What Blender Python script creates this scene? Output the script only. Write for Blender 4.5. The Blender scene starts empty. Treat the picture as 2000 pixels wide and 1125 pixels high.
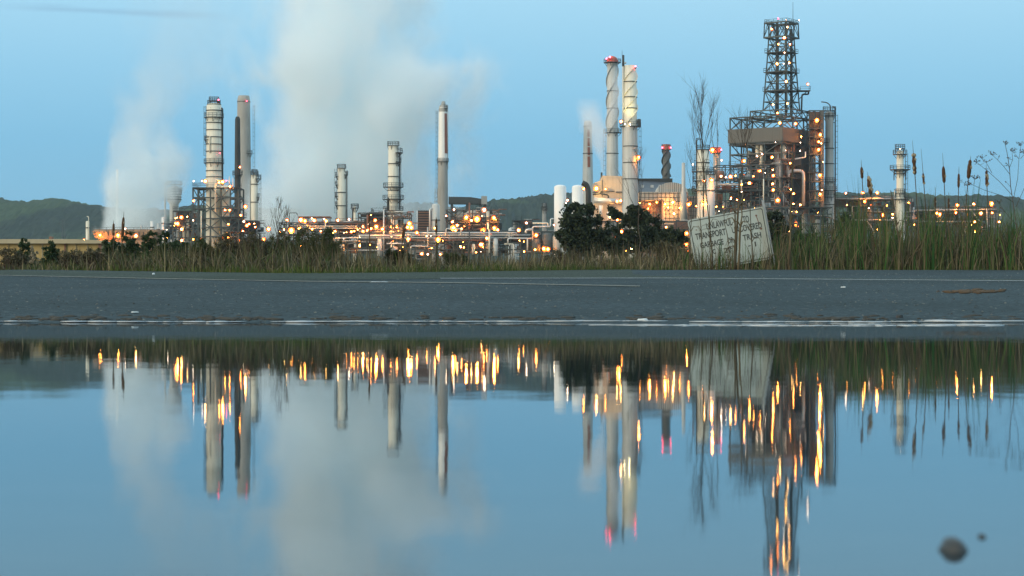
import bpy, math, random
import numpy as np
from mathutils import Vector, Matrix, noise as mnoise
random.seed(7)
SC = bpy.context.scene
COL = SC.collection
# ------------------------------------------------------------------ camera
F, CX, HY, H = 4000.0, 1000.0, 578.0, 0.16      # focal length in photo pixels, centre, horizon row, eye height (m)
cam = bpy.data.cameras.new("camera"); camo = bpy.data.objects.new("camera", cam); COL.objects.link(camo)
cam.sensor_width = 36.0; cam.lens = 72.0
camo.location = (0, 0, H); camo.rotation_euler = (math.radians(90), 0, 0)
cam.shift_y = (HY - 562.5) / 2000.0
cam.clip_start = 0.05; cam.clip_end = 20000
cam.dof.use_dof = True; cam.dof.focus_distance = 150; cam.dof.aperture_fstop = 15
SC.camera = camo
# ------------------------------------------------------------------ world (clear dusk sky)
W = bpy.data.worlds.new("World"); SC.world = W; W.use_nodes = True
SUN_AZ, SUN_EL = math.radians(-128), math.radians(8)     # afterglow: behind the camera, to its left
def build_world():
    nt = W.node_tree; nt.nodes.clear(); N = nt.nodes.new; L = nt.links.new
    out = N("ShaderNodeOutputWorld"); bg = N("ShaderNodeBackground"); tc = N("ShaderNodeTexCoord")
    sep = N("ShaderNodeSeparateXYZ"); L(tc.outputs["Generated"], sep.inputs[0])
    ramp = N("ShaderNodeValToRGB"); L(sep.outputs["Z"], ramp.inputs[0])
    cr = ramp.color_ramp
    stops = [(0.0, (.21, .47, .66)), (.035, (.20, .475, .69)), (.075, (.22, .53, .77)), (.11, (.30, .62, .85)),
             (.145, (.39, .71, .92)), (.30, (.64, .94, 1.10)), (1.0, (.92, 1.16, 1.34))]
    cr.elements[0].position = 0; cr.elements[0].color = (*stops[0][1], 1)
    cr.elements[1].position = 1; cr.elements[1].color = (*stops[-1][1], 1)
    for p, c in stops[1:-1]:
        e = cr.elements.new(p); e.color = (*c, 1)
    # thin streak clouds
    mp = N("ShaderNodeMapping"); mp.inputs["Scale"].default_value = (9, 9, 150); L(tc.outputs["Generated"], mp.inputs[0])
    nz = N("ShaderNodeTexNoise"); nz.inputs["Scale"].default_value = 1.3; nz.inputs["Detail"].default_value = 4; L(mp.outputs[0], nz.inputs[0])
    def mth(op, a, c=None, clamp=False):
        nd = N("ShaderNodeMath"); nd.operation = op; nd.use_clamp = clamp
        for i, v in enumerate((a, c)):
            if v is None: continue
            if hasattr(v, 'links'): L(v, nd.inputs[i])
            else: nd.inputs[i].default_value = v
        return nd.outputs[0]
    xy = mth('DIVIDE', sep.outputs["X"], sep.outputs["Y"]); zy = mth('DIVIDE', sep.outputs["Z"], sep.outputs["Y"])
    mid = mth('ADD', mth('MULTIPLY', mth('ADD', xy, .19), -.045), mth('ADD', .1385, mth('MULTIPLY', mth('SUBTRACT', nz.outputs[0], .5), .007)))
    band = mth('SUBTRACT', 1.0, mth('DIVIDE', mth('ABSOLUTE', mth('SUBTRACT', zy, mid)), .0026), True)
    span = mth('SUBTRACT', 1.0, mth('ABSOLUTE', mth('DIVIDE', mth('ADD', xy, .195), .062)), True)
    class _o: outputs = [mth('MULTIPLY', mth('MULTIPLY', band, mth('MULTIPLY', span, 1.8, True)), mth('MULTIPLY', nz.outputs[0], .85, True))]
    mr = _o
    m1 = N("ShaderNodeMix"); m1.data_type = 'RGBA'; L(mr.outputs[0], m1.inputs[0]); L(ramp.outputs[0], m1.inputs[6]); m1.inputs[7].default_value = (.24, .43, .62, 1)
    # afterglow behind the viewer
    dot = N("ShaderNodeVectorMath"); dot.operation = 'DOT_PRODUCT'; L(tc.outputs["Generated"], dot.inputs[0])
    dot.inputs[1].default_value = (math.sin(SUN_AZ) * math.cos(.12), math.cos(SUN_AZ) * math.cos(.12), math.sin(.12))
    g = N("ShaderNodeMapRange"); g.inputs["From Min"].default_value = .2; g.inputs["From Max"].default_value = 1; L(dot.outputs["Value"], g.inputs[0])
    pw = N("ShaderNodeMath"); pw.operation = 'POWER'; pw.inputs[1].default_value = 2; L(g.outputs[0], pw.inputs[0])
    m2 = N("ShaderNodeMix"); m2.data_type = 'RGBA'; L(pw.outputs[0], m2.inputs[0]); L(m1.outputs[2], m2.inputs[6]); m2.inputs[7].default_value = (1.5, 1.25, .95, 1)
    L(m2.outputs[2], bg.inputs[0]); bg.inputs[1].default_value = 1.0; L(bg.outputs[0], out.inputs[0])
build_world()
sun = bpy.data.lights.new("sun", 'SUN'); suno = bpy.data.objects.new("sun", sun); COL.objects.link(suno)
sun.energy = 1.7; sun.angle = math.radians(16); sun.color = (1, .89, .70)
sd = Vector((math.sin(SUN_AZ) * math.cos(SUN_EL), math.cos(SUN_AZ) * math.cos(SUN_EL), math.sin(SUN_EL)))
suno.rotation_euler = sd.to_track_quat('Z', 'Y').to_euler()
SC.view_settings.view_transform = 'Standard'; SC.view_settings.look = 'None'
SC.view_settings.exposure = 0.0; SC.view_settings.gamma = 1.0
SC.render.engine = 'CYCLES'
SC.cycles.use_denoising = True
SC.cycles.max_bounces = 16; SC.cycles.diffuse_bounces = 2; SC.cycles.glossy_bounces = 3
SC.cycles.volume_bounces = 14; SC.cycles.transparent_max_bounces = 8
SC.cycles.sample_clamp_indirect = 3.0
SC.cycles.volume_step_rate = .4; SC.cycles.volume_max_steps = 256
SC.cycles.use_light_tree = True
# ------------------------------------------------------------------ mesh helper
class MB:
    def __init__(s): s.v = []; s.f = []; s.sm = []; s.mi = []; s.cur = 0
    def face(s, idx, smooth=False): s.f.append(tuple(idx)); s.sm.append(smooth); s.mi.append(s.cur)
    def box(s, x0, x1, y0, y1, z0, z1):
        b = len(s.v); s.v += [(x, y, z) for z in (z0, z1) for y in (y0, y1) for x in (x0, x1)]
        for q in ((0,2,3,1),(4,5,7,6),(0,1,5,4),(2,6,7,3),(0,4,6,2),(1,3,7,5)): s.face([b+i for i in q])
    def frustum(s, lo, hi, z0, z1):      # (x0,x1,y0,y1) at both ends
        b = len(s.v)
        for (x0,x1,y0,y1), z in ((lo,z0),(hi,z1)): s.v += [(x0,y0,z),(x1,y0,z),(x0,y1,z),(x1,y1,z)]
        for q in ((0,2,3,1),(4,5,7,6),(0,1,5,4),(2,6,7,3),(0,4,6,2),(1,3,7,5)): s.face([b+i for i in q])
    def prism(s, pts, y0, y1):           # outline in x,z, counter-clockwise seen from -y
        n = len(pts); b = len(s.v)
        s.v += [(x, y0, z) for x, z in pts] + [(x, y1, z) for x, z in pts]
        s.face([b+i for i in range(n)]); s.face([b+n+i for i in reversed(range(n))])
        for i in range(n): j = (i+1) % n; s.face([b+i, b+n+i, b+n+j, b+j])
    def bar(s, p, q, w, w2=None):
        p, q = Vector(p), Vector(q); d = q-p
        if d.length < 1e-6: return
        d.normalize(); up = Vector((0,0,1)) if abs(d.z) < .9 else Vector((0,1,0))
        a = d.cross(up).normalized()*w/2; c = d.cross(a).normalized()*(w2 or w)/2
        b = len(s.v)
        for o in (p, q):
            for sx, sy in ((-1,-1),(1,-1),(1,1),(-1,1)): s.v.append(tuple(o+a*sx+c*sy))
        for k in ((0,3,2,1),(4,5,6,7),(0,1,5,4),(1,2,6,5),(2,3,7,6),(3,0,4,7)): s.face([b+i for i in k])
    def tube(s, pts, rs, n=10, caps=True):
        pts = [Vector(p) for p in pts]
        if not hasattr(rs, '__len__'): rs = [rs]*len(pts)
        b = len(s.v); prev = None
        for i, p in enumerate(pts):
            d = (pts[min(i+1, len(pts)-1)]-pts[max(i-1, 0)])
            if d.length < 1e-9: d = Vector((0,0,1))
            d.normalize()
            if prev is None:
                ref = Vector((1,0,0)) if abs(d.x) < .9 else Vector((0,1,0))
                a = (ref-d*ref.dot(d)).normalized()
            else:
                a = prev-d*prev.dot(d)
                a = a.normalized() if a.length > 1e-6 else Vector((1,0,0))
            prev = a; c = d.cross(a)
            for k in range(n):
                t = 2*math.pi*k/n; s.v.append(tuple(p+(a*math.cos(t)+c*math.sin(t))*rs[i]))
        for i in range(len(pts)-1):
            for k in range(n):
                k2 = (k+1) % n; s.face([b+i*n+k, b+i*n+k2, b+(i+1)*n+k2, b+(i+1)*n+k], True)
        if caps:
            s.face([b+k for k in reversed(range(n))]); e = b+(len(pts)-1)*n; s.face([e+k for k in range(n)])
    def bend(s, pts, r, n=8, rad=None):   # pipe with rounded elbows
        pts = [Vector(p) for p in pts]; rad = rad or r*2.5; out = [pts[0]]
        for i in range(1, len(pts)-1):
            a, m, c = pts[i-1], pts[i], pts[i+1]
            d1 = (a-m); d2 = (c-m); k = min(rad, d1.length*.45, d2.length*.45)
            p, q = m+d1.normalized()*k, m+d2.normalized()*k
            for t in (0, .25, .5, .75, 1): out.append(p*(1-t)**2+m*2*t*(1-t)+q*t*t)
        out.append(pts[-1]); s.tube(out, r, n)
    def ring(s, x, y, z, r0, r1, h, a0=0, a1=360, n=24):
        full = abs(a1-a0) >= 360; m = n if full else n+1; b = len(s.v)
        for k in range(m):
            t = math.radians(a0+(a1-a0)*k/n); c, d = math.cos(t), math.sin(t)
            s.v += [(x+r0*c,y+r0*d,z),(x+r1*c,y+r1*d,z),(x+r1*c,y+r1*d,z+h),(x+r0*c,y+r0*d,z+h)]
        for k in range(n):
            i = b+k*4; j = b+((k+1) % m)*4
            for u in range(4): w = (u+1) % 4; s.face([i+u, j+u, j+w, i+w])
        if not full: s.face([b, b+1, b+2, b+3]); e = b+n*4; s.face([e+3, e+2, e+1, e])
    def sphere(s, c, r, n=10, m=6, sz=1.0, half=False):
        b = len(s.v); lo = 0 if half else -math.pi/2
        for i in range(m+1):
            t = lo+(math.pi/2-lo)*i/m
            for k in range(n):
                a = 2*math.pi*k/n; s.v.append((c[0]+r*math.cos(t)*math.cos(a), c[1]+r*math.cos(t)*math.sin(a), c[2]+r*sz*math.sin(t)))
        for i in range(m):
            for k in range(n): k2 = (k+1) % n; s.face([b+i*n+k, b+i*n+k2, b+(i+1)*n+k2, b+(i+1)*n+k], True)
    def platform(s, x, y, z, r0, r1, a0=0, a1=360, t=.07, hr=1.15):
        s.ring(x, y, z-.16, r0, r1, .16, a0, a1, 20)
        n = max(4, int(abs(a1-a0)/24)); rr = r1-.06
        P = [(x+rr*math.cos(math.radians(a0+(a1-a0)*k/n)), y+rr*math.sin(math.radians(a0+(a1-a0)*k/n))) for k in range(n+1)]
        for k, (px, py) in enumerate(P):
            s.bar((px,py,z), (px,py,z+hr), t)
            if k < n:
                for hh in (hr*.55, hr): s.bar((px,py,z+hh), (*P[k+1], z+hh), t)
    def rail(s, p, q, t=.08, hr=1.15, step=2.0):
        p, q = Vector(p), Vector(q); n = max(1, int((q-p).length/step))
        for k in range(n+1): o = p+(q-p)*k/n; s.bar(o, o+Vector((0,0,hr)), t)
        for hh in (hr*.5, hr): s.bar(p+Vector((0,0,hh)), q+Vector((0,0,hh)), t)
    def ladder(s, x, y, z0, z1, ang, w=.5, t=.07, cage=True):
        c, d = math.cos(ang), math.sin(ang); tx, ty = -d, c
        for k in (-1, 1): s.bar((x+tx*w/2*k, y+ty*w/2*k, z0), (x+tx*w/2*k, y+ty*w/2*k, z1), t)
        z = z0+.5
        while z < z1: s.bar((x-tx*w/2, y-ty*w/2, z), (x+tx*w/2, y+ty*w/2, z), t*.7); z += .9
        if cage:
            z = z0+2.2
            while z < z1:
                pts = [(x+tx*.45*math.cos(a)+c*.75*math.sin(a), y+ty*.45*math.cos(a)+d*.75*math.sin(a), z) for a in (0, .8, 1.57, 2.34, 3.14)]
                for i in range(4): s.bar(pts[i], pts[i+1], t*.8)
                z += 1.6
            for a in (.8, 1.57, 2.34):
                q = (x+tx*.45*math.cos(a)+c*.75*math.sin(a), y+ty*.45*math.cos(a)+d*.75*math.sin(a)); s.bar((*q, z0+2.2), (*q, z1), t*.6)
    def mesh(s, name, mats):
        me = bpy.data.meshes.new(name); me.from_pydata(s.v, [], s.f)
        me.polygons.foreach_set("use_smooth", s.sm)
        for m in (mats if isinstance(mats, (list, tuple)) else [mats]): me.materials.append(m)
        if any(s.mi): me.polygons.foreach_set("material_index", s.mi)
        me.update(); return me
def link(name, me, parent=None):
    o = bpy.data.objects.new(name, me); COL.objects.link(o)
    if parent: o.parent = parent
    return o
def tag(o, label=None, cat=None, group=None, kind=None):
    if label: o["label"] = label
    if cat: o["category"] = cat
    if group: o["group"] = group
    if kind: o["kind"] = kind
    return o
# ------------------------------------------------------------------ materials
def node_mat(name):
    m = bpy.data.materials.new(name); m.use_nodes = True; nt = m.node_tree
    return m, nt, nt.nodes["Principled BSDF"]
def paint(name, col, rough=.55, var=.25, stain=.35, metal=0.0, scale=.6, stain_col=None, seed=0):
    """weathered paint: cloudy tone variation and vertical run marks, as worn industrial steel has"""
    m, nt, p = node_mat(name); N = nt.nodes.new; L = nt.links.new
    tc = N("ShaderNodeTexCoord")
    n1 = N("ShaderNodeTexNoise"); n1.inputs["Scale"].default_value = scale; n1.inputs["Detail"].default_value = 5; L(tc.outputs["Object"], n1.inputs[0])
    mp = N("ShaderNodeMapping"); mp.inputs["Scale"].default_value = (2.2, 2.2, .09); mp.inputs["Location"].default_value = (seed*3.1, seed*1.7, 0); L(tc.outputs["Object"], mp.inputs[0])
    n2 = N("ShaderNodeTexNoise"); n2.inputs["Scale"].default_value = 1.0; n2.inputs["Detail"].default_value = 4; L(mp.outputs[0], n2.inputs[0])
    r2 = N("ShaderNodeMapRange"); r2.inputs["From Min"].default_value = .5; r2.inputs["From Max"].default_value = .72; r2.inputs["To Max"].default_value = stain; L(n2.outputs[0], r2.inputs[0])
    hsv = N("ShaderNodeMix"); hsv.data_type = 'RGBA'; L(n1.outputs[0], hsv.inputs[0])
    hsv.inputs[6].default_value = (*[c*(1-var) for c in col], 1); hsv.inputs[7].default_value = (*[min(.9, c*(1+var)) for c in col], 1)
    mx = N("ShaderNodeMix"); mx.data_type = 'RGBA'; L(r2.outputs[0], mx.inputs[0]); L(hsv.outputs[2], mx.inputs[6])
    sc = stain_col or [c*.45 for c in col]; mx.inputs[7].default_value = (sc[0], sc[1]*.9, sc[2]*.78, 1)
    L(mx.outputs[2], p.inputs["Base Color"]); p.inputs["Roughness"].default_value = rough; p.inputs["Metallic"].default_value = metal
    return m
M = {}
M['cream'] = paint("cream_paint", (.70, .66, .53), .5, .10, .35, scale=.25)
M['white'] = paint("white_paint", (.78, .77, .72), .45, .06, .25, scale=.3)
M['pale'] = paint("pale_grey_paint", (.48, .49, .46), .5, .14, .4, scale=.3)
M['concrete'] = paint("concrete", (.33, .32, .29), .85, .16, .4, scale=.2)
M['grey'] = paint("grey_paint", (.30, .31, .29), .6, .16, .35)
M['clad'] = paint("aluminium_cladding", (.62, .61, .57), .38, .12, .35, metal=.35, scale=.5)
M['steel'] = paint("green_grey_steel", (.040, .056, .055), .6, .3, .35)
M['dark'] = paint("dark_steel", (.035, .042, .042), .6, .3, .3)
M['black'] = paint("sooty_steel", (.022, .024, .022), .7, .3, .2)
M['taupe'] = paint("taupe_cladding", (.092, .091, .079), .65, .08, .2, scale=.2)
M['tan'] = paint("tan_wall", (.42, .31, .12), .7, .12, .3, scale=.2)
M['tanroof'] = paint("tan_roof_edge", (.36, .31, .20), .7, .12, .2)
M['brown'] = paint("red_brown_steel", (.19, .095, .06), .65, .25, .3)
M['wood'] = paint("brown_timber", (.36, .24, .15), .8, .15, .3)
M['brick'] = paint("red_stripe_paint", (.27, .10, .065), .75, .2, .3)
M['redpaint_and_glow'] = paint("red_paint_and_glow", (.45, .10, .06), .6, .15, .25)
M['roofdark'] = paint("dark_roof_sheet", (.055, .065, .075), .5, .2, .2)
M['beige'] = paint("beige_wall", (.46, .40, .32), .7, .1, .3, scale=.2)
M['halo'] = paint("halo_dish", (.26, .065, .018), .6, .2, .2)  # for the added lamp dishes; the halo is painted as this orange
M['galv'] = paint("galvanised", (.42, .43, .42), .45, .15, .2, metal=.4)
def emit(name, col, s):
    m = bpy.data.materials.new(name); m.use_nodes = True; nt = m.node_tree; nt.nodes.clear()
    e = nt.nodes.new("ShaderNodeEmission"); o = nt.nodes.new("ShaderNodeOutputMaterial"); nt.links.new(e.outputs[0], o.inputs[0])
    e.inputs[0].default_value = (*col, 1); e.inputs[1].default_value = s; return m
EM = {'orange': emit("sodium_lamp_glass", (1, .29, .04), 130), 'white': emit("white_lamp_glass", (1, .80, .55), 34),
      'yellow': emit("yellow_lamp_glass", (1, .50, .13), 95), 'flood': emit("flood_lamp_glass", (1, .80, .36), 420), 'red': emit("red_beacon_glass", (1, .045, .09), 32)}
# ------------------------------------------------------------------ lamps
LM = {}
def lamp_mesh(kind):
    if kind in LM: return LM[kind]
    b = MB(); b.cur = 0
    b.sphere((0, -.10, 0), .24, 10, 6)
    b.cur = 1
    if kind != 'red':
        n = 14; i0 = len(b.v)           # shallow dish behind the bulb, added as its orange halo, open towards the front
        for r, y in ((.10, .36), (.40, .32), (.62, .14), (.66, .16), (.40, .40), (.10, .46)):
            for k in range(n): a = 2*math.pi*k/n; b.v.append((r*math.cos(a), y, r*math.sin(a)))
        for j in range(5):
            for k in range(n): k2 = (k+1) % n; b.face([i0+j*n+k, i0+j*n+k2, i0+(j+1)*n+k2, i0+(j+1)*n+k], True)
        b.bar((0, .4, 0), (0, 1.9, 0), .14)
    else:
        b.tube([(0, -.12, -.7), (0, -.12, -.3)], .28, 8)
    LM[kind] = b.mesh("lamp", [EM[kind], M['halo'] if kind != 'red' else M['dark']]); return LM[kind]
def lamp(parent, x, y, z, s=1.0, kind='orange'):
    o = link("lamp", lamp_mesh(kind), parent); o.location = (x, y, z); s = min(s, 1.05+(s-1.05)*.45)*(.72+.4*random.random()**2); o.scale = (s, s, s)
    o.rotation_euler = (random.uniform(-.1, .1), 0, random.uniform(-.35, .35)); return o
# ------------------------------------------------------------------ ground shape and pixel geometry
D0, D1 = 12.3, 37.7
SL = .64 / (D1 - D0)
GZ = .3
def surf(y):
    if y < D1: return max(SL*(y-D0), -.06)
    return max(.64 - .018*(y-D1), GZ)
def road_y(py): return (SL*D0+H) / (SL-(HY-py)/F)
def lerp(tab, x):
    if x <= tab[0][0]: return tab[0][1]
    for (a, p), (b, q) in zip(tab, tab[1:]):
        if x <= b: return p+(q-p)*(x-a)/(b-a)
    return tab[-1][1]
def PX(px, D): return (px-CX)*D/F
def PZ(py, D): return H+(HY-py)*D/F
VEG = [(-400, 523), (0, 527), (300, 531), (600, 535), (800, 533), (1000, 530), (1200, 527), (1400, 526), (2000, 527), (2400, 528)]
def veg_y(px): return road_y(lerp(VEG, px))
# ------------------------------------------------------------------ a thing placed by where it stands
class Unit:
    def __init__(s, name, label, cat, px, D, group=None, gz=GZ):
        s.px, s.D, s.u, s.gz = px, D, D/F, gz
        s.o = bpy.data.objects.new(name, None); COL.objects.link(s.o); s.o.location = (PX(px, D), D, gz)
        tag(s.o, label, cat, group, 'thing')
    def x(s, px): return (px-s.px)*s.u
    def z(s, py): return PZ(py, s.D)-s.gz
    def p(s, px, py, dy=0): return (s.x(px), dy, s.z(py))
    def part(s, name, b, mat, parent=None, label=None):
        o = link(name, b.mesh(name, mat), parent or s.o)
        if label: o["label"] = label
        return o
    def lamps(s, lst, dy=-2.0):
        for t in lst:
            px, py = t[0], t[1]; sc = t[2] if len(t) > 2 else 1.0; k = t[3] if len(t) > 3 else 'orange'; d = t[4] if len(t) > 4 else dy
            lamp(s.o, s.x(px), d, s.z(py), sc, k)
            if sc >= 1.1 and k == 'orange':
                l = bpy.data.lights.new("lamp_light", 'POINT'); o = bpy.data.objects.new("lamp_light", l); COL.objects.link(o); o.parent = s.o; o.location = (s.x(px), d+.2, s.z(py)-.55)
                l.energy = 850*sc; l.color = (1, .30, .045); l.shadow_soft_size = .3
# ------------------------------------------------------------------ the setting: ground, road, puddle, hills
def grid_mesh(name, cols, rows, fn, mat, smooth=True):
    V = [fn(c, r) for r in rows for c in cols]; n = len(cols)
    Fc = [(j*n+i, j*n+i+1, (j+1)*n+i+1, (j+1)*n+i) for j in range(len(rows)-1) for i in range(n-1)]
    me = bpy.data.meshes.new(name); me.from_pydata(V, [], Fc); me.polygons.foreach_set("use_smooth", [smooth]*len(Fc)); me.materials.append(mat); me.update()
    return tag(link(name, me), kind='structure')
def soil_mat():
    m, nt, p = node_mat("soil"); N = nt.nodes.new; L = nt.links.new
    tc = N("ShaderNodeTexCoord"); n = N("ShaderNodeTexNoise"); n.inputs["Scale"].default_value = .8; n.inputs["Detail"].default_value = 8; L(tc.outputs["Object"], n.inputs[0])
    r = N("ShaderNodeValToRGB"); L(n.outputs[0], r.inputs[0]); r.color_ramp.elements[0].color = (.035, .035, .02, 1); r.color_ramp.elements[1].color = (.10, .085, .05, 1)
    r.color_ramp.elements[0].position = .35; r.color_ramp.elements[1].position = .7
    L(r.outputs[0], p.inputs["Base Color"]); p.inputs["Roughness"].default_value = .95; return m
def asphalt_mat(name, base, tint, rough=.8):
    m, nt, p = node_mat(name); N = nt.nodes.new; L = nt.links.new
    tc = N("ShaderNodeTexCoord")
    n1 = N("ShaderNodeTexNoise"); n1.inputs["Scale"].default_value = 22; n1.inputs["Detail"].default_value = 5; n1.inputs["Roughness"].default_value = .75; L(tc.outputs["Object"], n1.inputs[0])
    n2 = N("ShaderNodeTexNoise"); n2.inputs["Scale"].default_value = .35; n2.inputs["Detail"].default_value = 6; L(tc.outputs["Object"], n2.inputs[0])
    n3 = N("ShaderNodeTexVoronoi"); n3.inputs["Scale"].default_value = 28; L(tc.outputs["Object"], n3.inputs[0])
    r1 = N("ShaderNodeMapRange"); r1.inputs["From Min"].default_value = .40; r1.inputs["From Max"].default_value = .60; L(n1.outputs[0], r1.inputs[0])
    a = N("ShaderNodeMix"); a.data_type = 'RGBA'; L(r1.outputs[0], a.inputs[0]); a.inputs[6].default_value = (*[c*.30 for c in base], 1); a.inputs[7].default_value = (*[c*1.7 for c in base], 1)
    r2 = N("ShaderNodeMapRange"); r2.inputs["From Min"].default_value = .4; r2.inputs["From Max"].default_value = .65; r2.inputs["To Max"].default_value = .8; L(n2.outputs[0], r2.inputs[0])
    b = N("ShaderNodeMix"); b.data_type = 'RGBA'; b.blend_type = 'MIX'; L(r2.outputs[0], b.inputs[0]); L(a.outputs[2], b.inputs[6]); 
    mul = N("ShaderNodeMix"); mul.data_type = 'RGBA'; mul.blend_type = 'MULTIPLY'; mul.inputs[0].default_value = 1; L(a.outputs[2], mul.inputs[6]); mul.inputs[7].default_value = (*tint, 1)
    L(mul.outputs[2], b.inputs[7])
    # pale chips of aggregate
    gt = N("ShaderNodeMath"); gt.operation = 'GREATER_THAN'; gt.inputs[1].default_value = .93
    L(n3.outputs["Color"], gt.inputs[0]); f = N("ShaderNodeMath"); f.operation = 'MULTIPLY'; f.inputs[1].default_value = .5; L(gt.outputs[0], f.inputs[0])
    c = N("ShaderNodeMix"); c.data_type = 'RGBA'; L(f.outputs[0], c.inputs[0]); L(b.outputs[2], c.inputs[6]); c.inputs[7].default_value = (.22, .22, .20, 1)
    L(c.outputs[2], p.inputs["Base Color"]); p.inputs["Roughness"].default_value = rough
    p.inputs["Specular IOR Level"].default_value = .12
    bp = N("ShaderNodeBump"); bp.inputs["Strength"].default_value = .5; bp.inputs["Distance"].default_value = .01; L(n1.outputs[0], bp.inputs["Height"]); L(bp.outputs[0], p.inputs["Normal"])
    return m
M['soil'] = soil_mat()
M['asphalt'] = asphalt_mat("asphalt", (.028, .044, .048), (.62, .66, .62))
M['shoulder'] = asphalt_mat("gravel_shoulder", (.043, .057, .045), (.7, .72, .62), .9)
ys = [-60, -20, 0, 5, 9, 11, 12, 13, 15, 20, 25, 30, 33, 36, 37.7, 40, 45, 50, 56, 60, 80, 150, 400, 1000, 2500, 5000, 9000]
grid_mesh("ground", [-9000, -3000, -800, -200, -60, -20, 0, 20, 60, 200, 800, 3000, 9000], ys, lambda x, y: (x, y, surf(y)-.03), M['soil'])
EDGE = sorted((PX(p, veg_y(p)), veg_y(p)) for p in range(-400, 2401, 50))
EDGE = [(-200, EDGE[0][1])]+EDGE+[(200, EDGE[-1][1])]
def edge(x): return lerp(EDGE, x)
rng = random.Random(3)
cols = [-120, -60, -30, -18]+[-12+.15*i for i in range(161)]+[18, 30, 60, 120]
rows = [-30, -10, 0, 4, 7, 9, 10, 11, 11.6]+[11.8+.1*i for i in range(24)]+[14.4, 15, 16, 18, 20, 22, 24, 26, 28, 30]+['e0', 'e1']
def road_pt(x, r):
    e = edge(x)
    y = {'e0': e-.9, 'e1': e+.25}.get(r, r)
    y = min(y, e+.2) if isinstance(r, (int, float)) else y
    k = .006*mnoise.noise((x*1.1, y*1.1, 0))+.003*mnoise.noise((x*4, y*4, 3))
    return (x, y, surf(y)+.004+(k*(1 if y < 14 else max(.12, 1-(y-14)*.3)) if y > 8 else 0))
grid_mesh("road", cols, rows, road_pt, M['asphalt'])
def strip(name, tab, w0, w1, lift, mat, kind='structure', step=25, px0=-400, px1=2400):
    """a sheet lying on the road along a line of photo rows; w0/w1 are its nearer and farther reach in metres"""
    V = []; Fc = []
    for i, px in enumerate(range(px0, px1+1, step)):
        y = road_y(lerp(tab, px)); x = PX(px, y)
        a = w0 if not callable(w0) else w0(px, y); c = w1 if not callable(w1) else w1(px, y)
        for yy in (y+a, y+c): V.append((x*yy/y, yy, surf(yy)+lift))
        if i: n = 2*i; Fc.append((n-2, n, n+1, n-1))
    me = bpy.data.meshes.new(name); me.from_pydata(V, [], Fc); me.materials.append(mat); me.update()
    return tag(link(name, me), kind=kind)
def line_mat(name, col, wear, back=None):
    m, nt, p = node_mat(name); N = nt.nodes.new; L = nt.links.new
    tc = N("ShaderNodeTexCoord"); n = N("ShaderNodeTexNoise"); n.inputs["Scale"].default_value = 7; n.inputs["Detail"].default_value = 7; n.inputs["Roughness"].default_value = .8; L(tc.outputs["Object"], n.inputs[0])
    r = N("ShaderNodeMapRange"); r.inputs["From Min"].default_value = wear-.12; r.inputs["From Max"].default_value = wear+.12; L(n.outputs[0], r.inputs[0])
    x = N("ShaderNodeMix"); x.data_type = 'RGBA'; L(r.outputs[0], x.inputs[0]); x.inputs[6].default_value = (*col, 1); x.inputs[7].default_value = (.05, .066, .066, 1)
    L(x.outputs[2], p.inputs["Base Color"]); p.inputs["Roughness"].default_value = .7; return m
SHO = [(-400, 533), (0, 538.5), (300, 545), (600, 548), (870, 545), (1300, 544), (1600, 546), (2000, 549.5), (2400, 552)]
strip("road_shoulder", SHO, .0, lambda px, y: max(.4, edge(PX(px, y))-y+.3), .0075, M['shoulder'])
strip("white_edge_line", [(860, 544.6), (1300, 544), (1600, 546.3), (2000, 549.5), (2400, 552.5)], -.25, .12, .0095, line_mat("worn_white_line", (.34, .36, .35), .50), px0=860)
strip("yellow_centre_line", [(-400, 533), (0, 538.5), (300, 545), (600, 550.5), (900, 553.5), (1250, 560)], -.3, .15, .0105, line_mat("worn_yellow_line", (.25, .21, .11), .46), px1=1250)
# puddle
def water_mat():
    m = bpy.data.materials.new("puddle_water"); m.use_nodes = True; nt = m.node_tree; nt.nodes.clear(); N = nt.nodes.new; L = nt.links.new
    out = N("ShaderNodeOutputMaterial"); mix = N("ShaderNodeMixShader"); gl = N("ShaderNodeBsdfGlossy"); df = N("ShaderNodeBsdfDiffuse"); fr = N("ShaderNodeFresnel")
    fr.inputs[0].default_value = 1.333
    gl.distribution = 'BECKMANN'; gl.inputs["Color"].default_value = (.90, .95, .98, 1)
    df.inputs["Color"].default_value = (.012, .021, .024, 1)
    tc = N("ShaderNodeTexCoord"); sep = N("ShaderNodeSeparateXYZ"); L(tc.outputs["Object"], sep.inputs[0])
    mr = N("ShaderNodeMapRange"); mr.inputs["From Min"].default_value = 1.2; mr.inputs["From Max"].default_value = 8.5; mr.inputs["To Min"].default_value = .044; mr.inputs["To Max"].default_value = .020
    L(sep.outputs["Y"], mr.inputs[0]); L(mr.outputs[0], gl.inputs["Roughness"])      # calmer in the lee of the far bank
    mp = N("ShaderNodeMapping"); mp.inputs["Scale"].default_value = (1.2, 1.0, 1); L(tc.outputs["Object"], mp.inputs[0])
    nz = N("ShaderNodeTexNoise"); nz.inputs["Scale"].default_value = 5; nz.inputs["Detail"].default_value = 3; L(mp.outputs[0], nz.inputs[0])
    bp = N("ShaderNodeBump"); bp.inputs["Strength"].default_value = .25; bp.inputs["Distance"].default_value = .0012; L(nz.outputs[0], bp.inputs["Height"])
    L(bp.outputs[0], gl.inputs["Normal"])
    L(fr.outputs[0], mix.inputs[0]); L(df.outputs[0], mix.inputs[1]); L(gl.outputs[0], mix.inputs[2]); L(mix.outputs[0], out.inputs[0]); return m
grid_mesh("puddle_water", [-120, -30, -10, 0, 10, 30, 120], [-30, -10, 0, 3, 6, 9, 12, 13.4], lambda x, y: (x, y, 0.0), water_mat())
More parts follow.
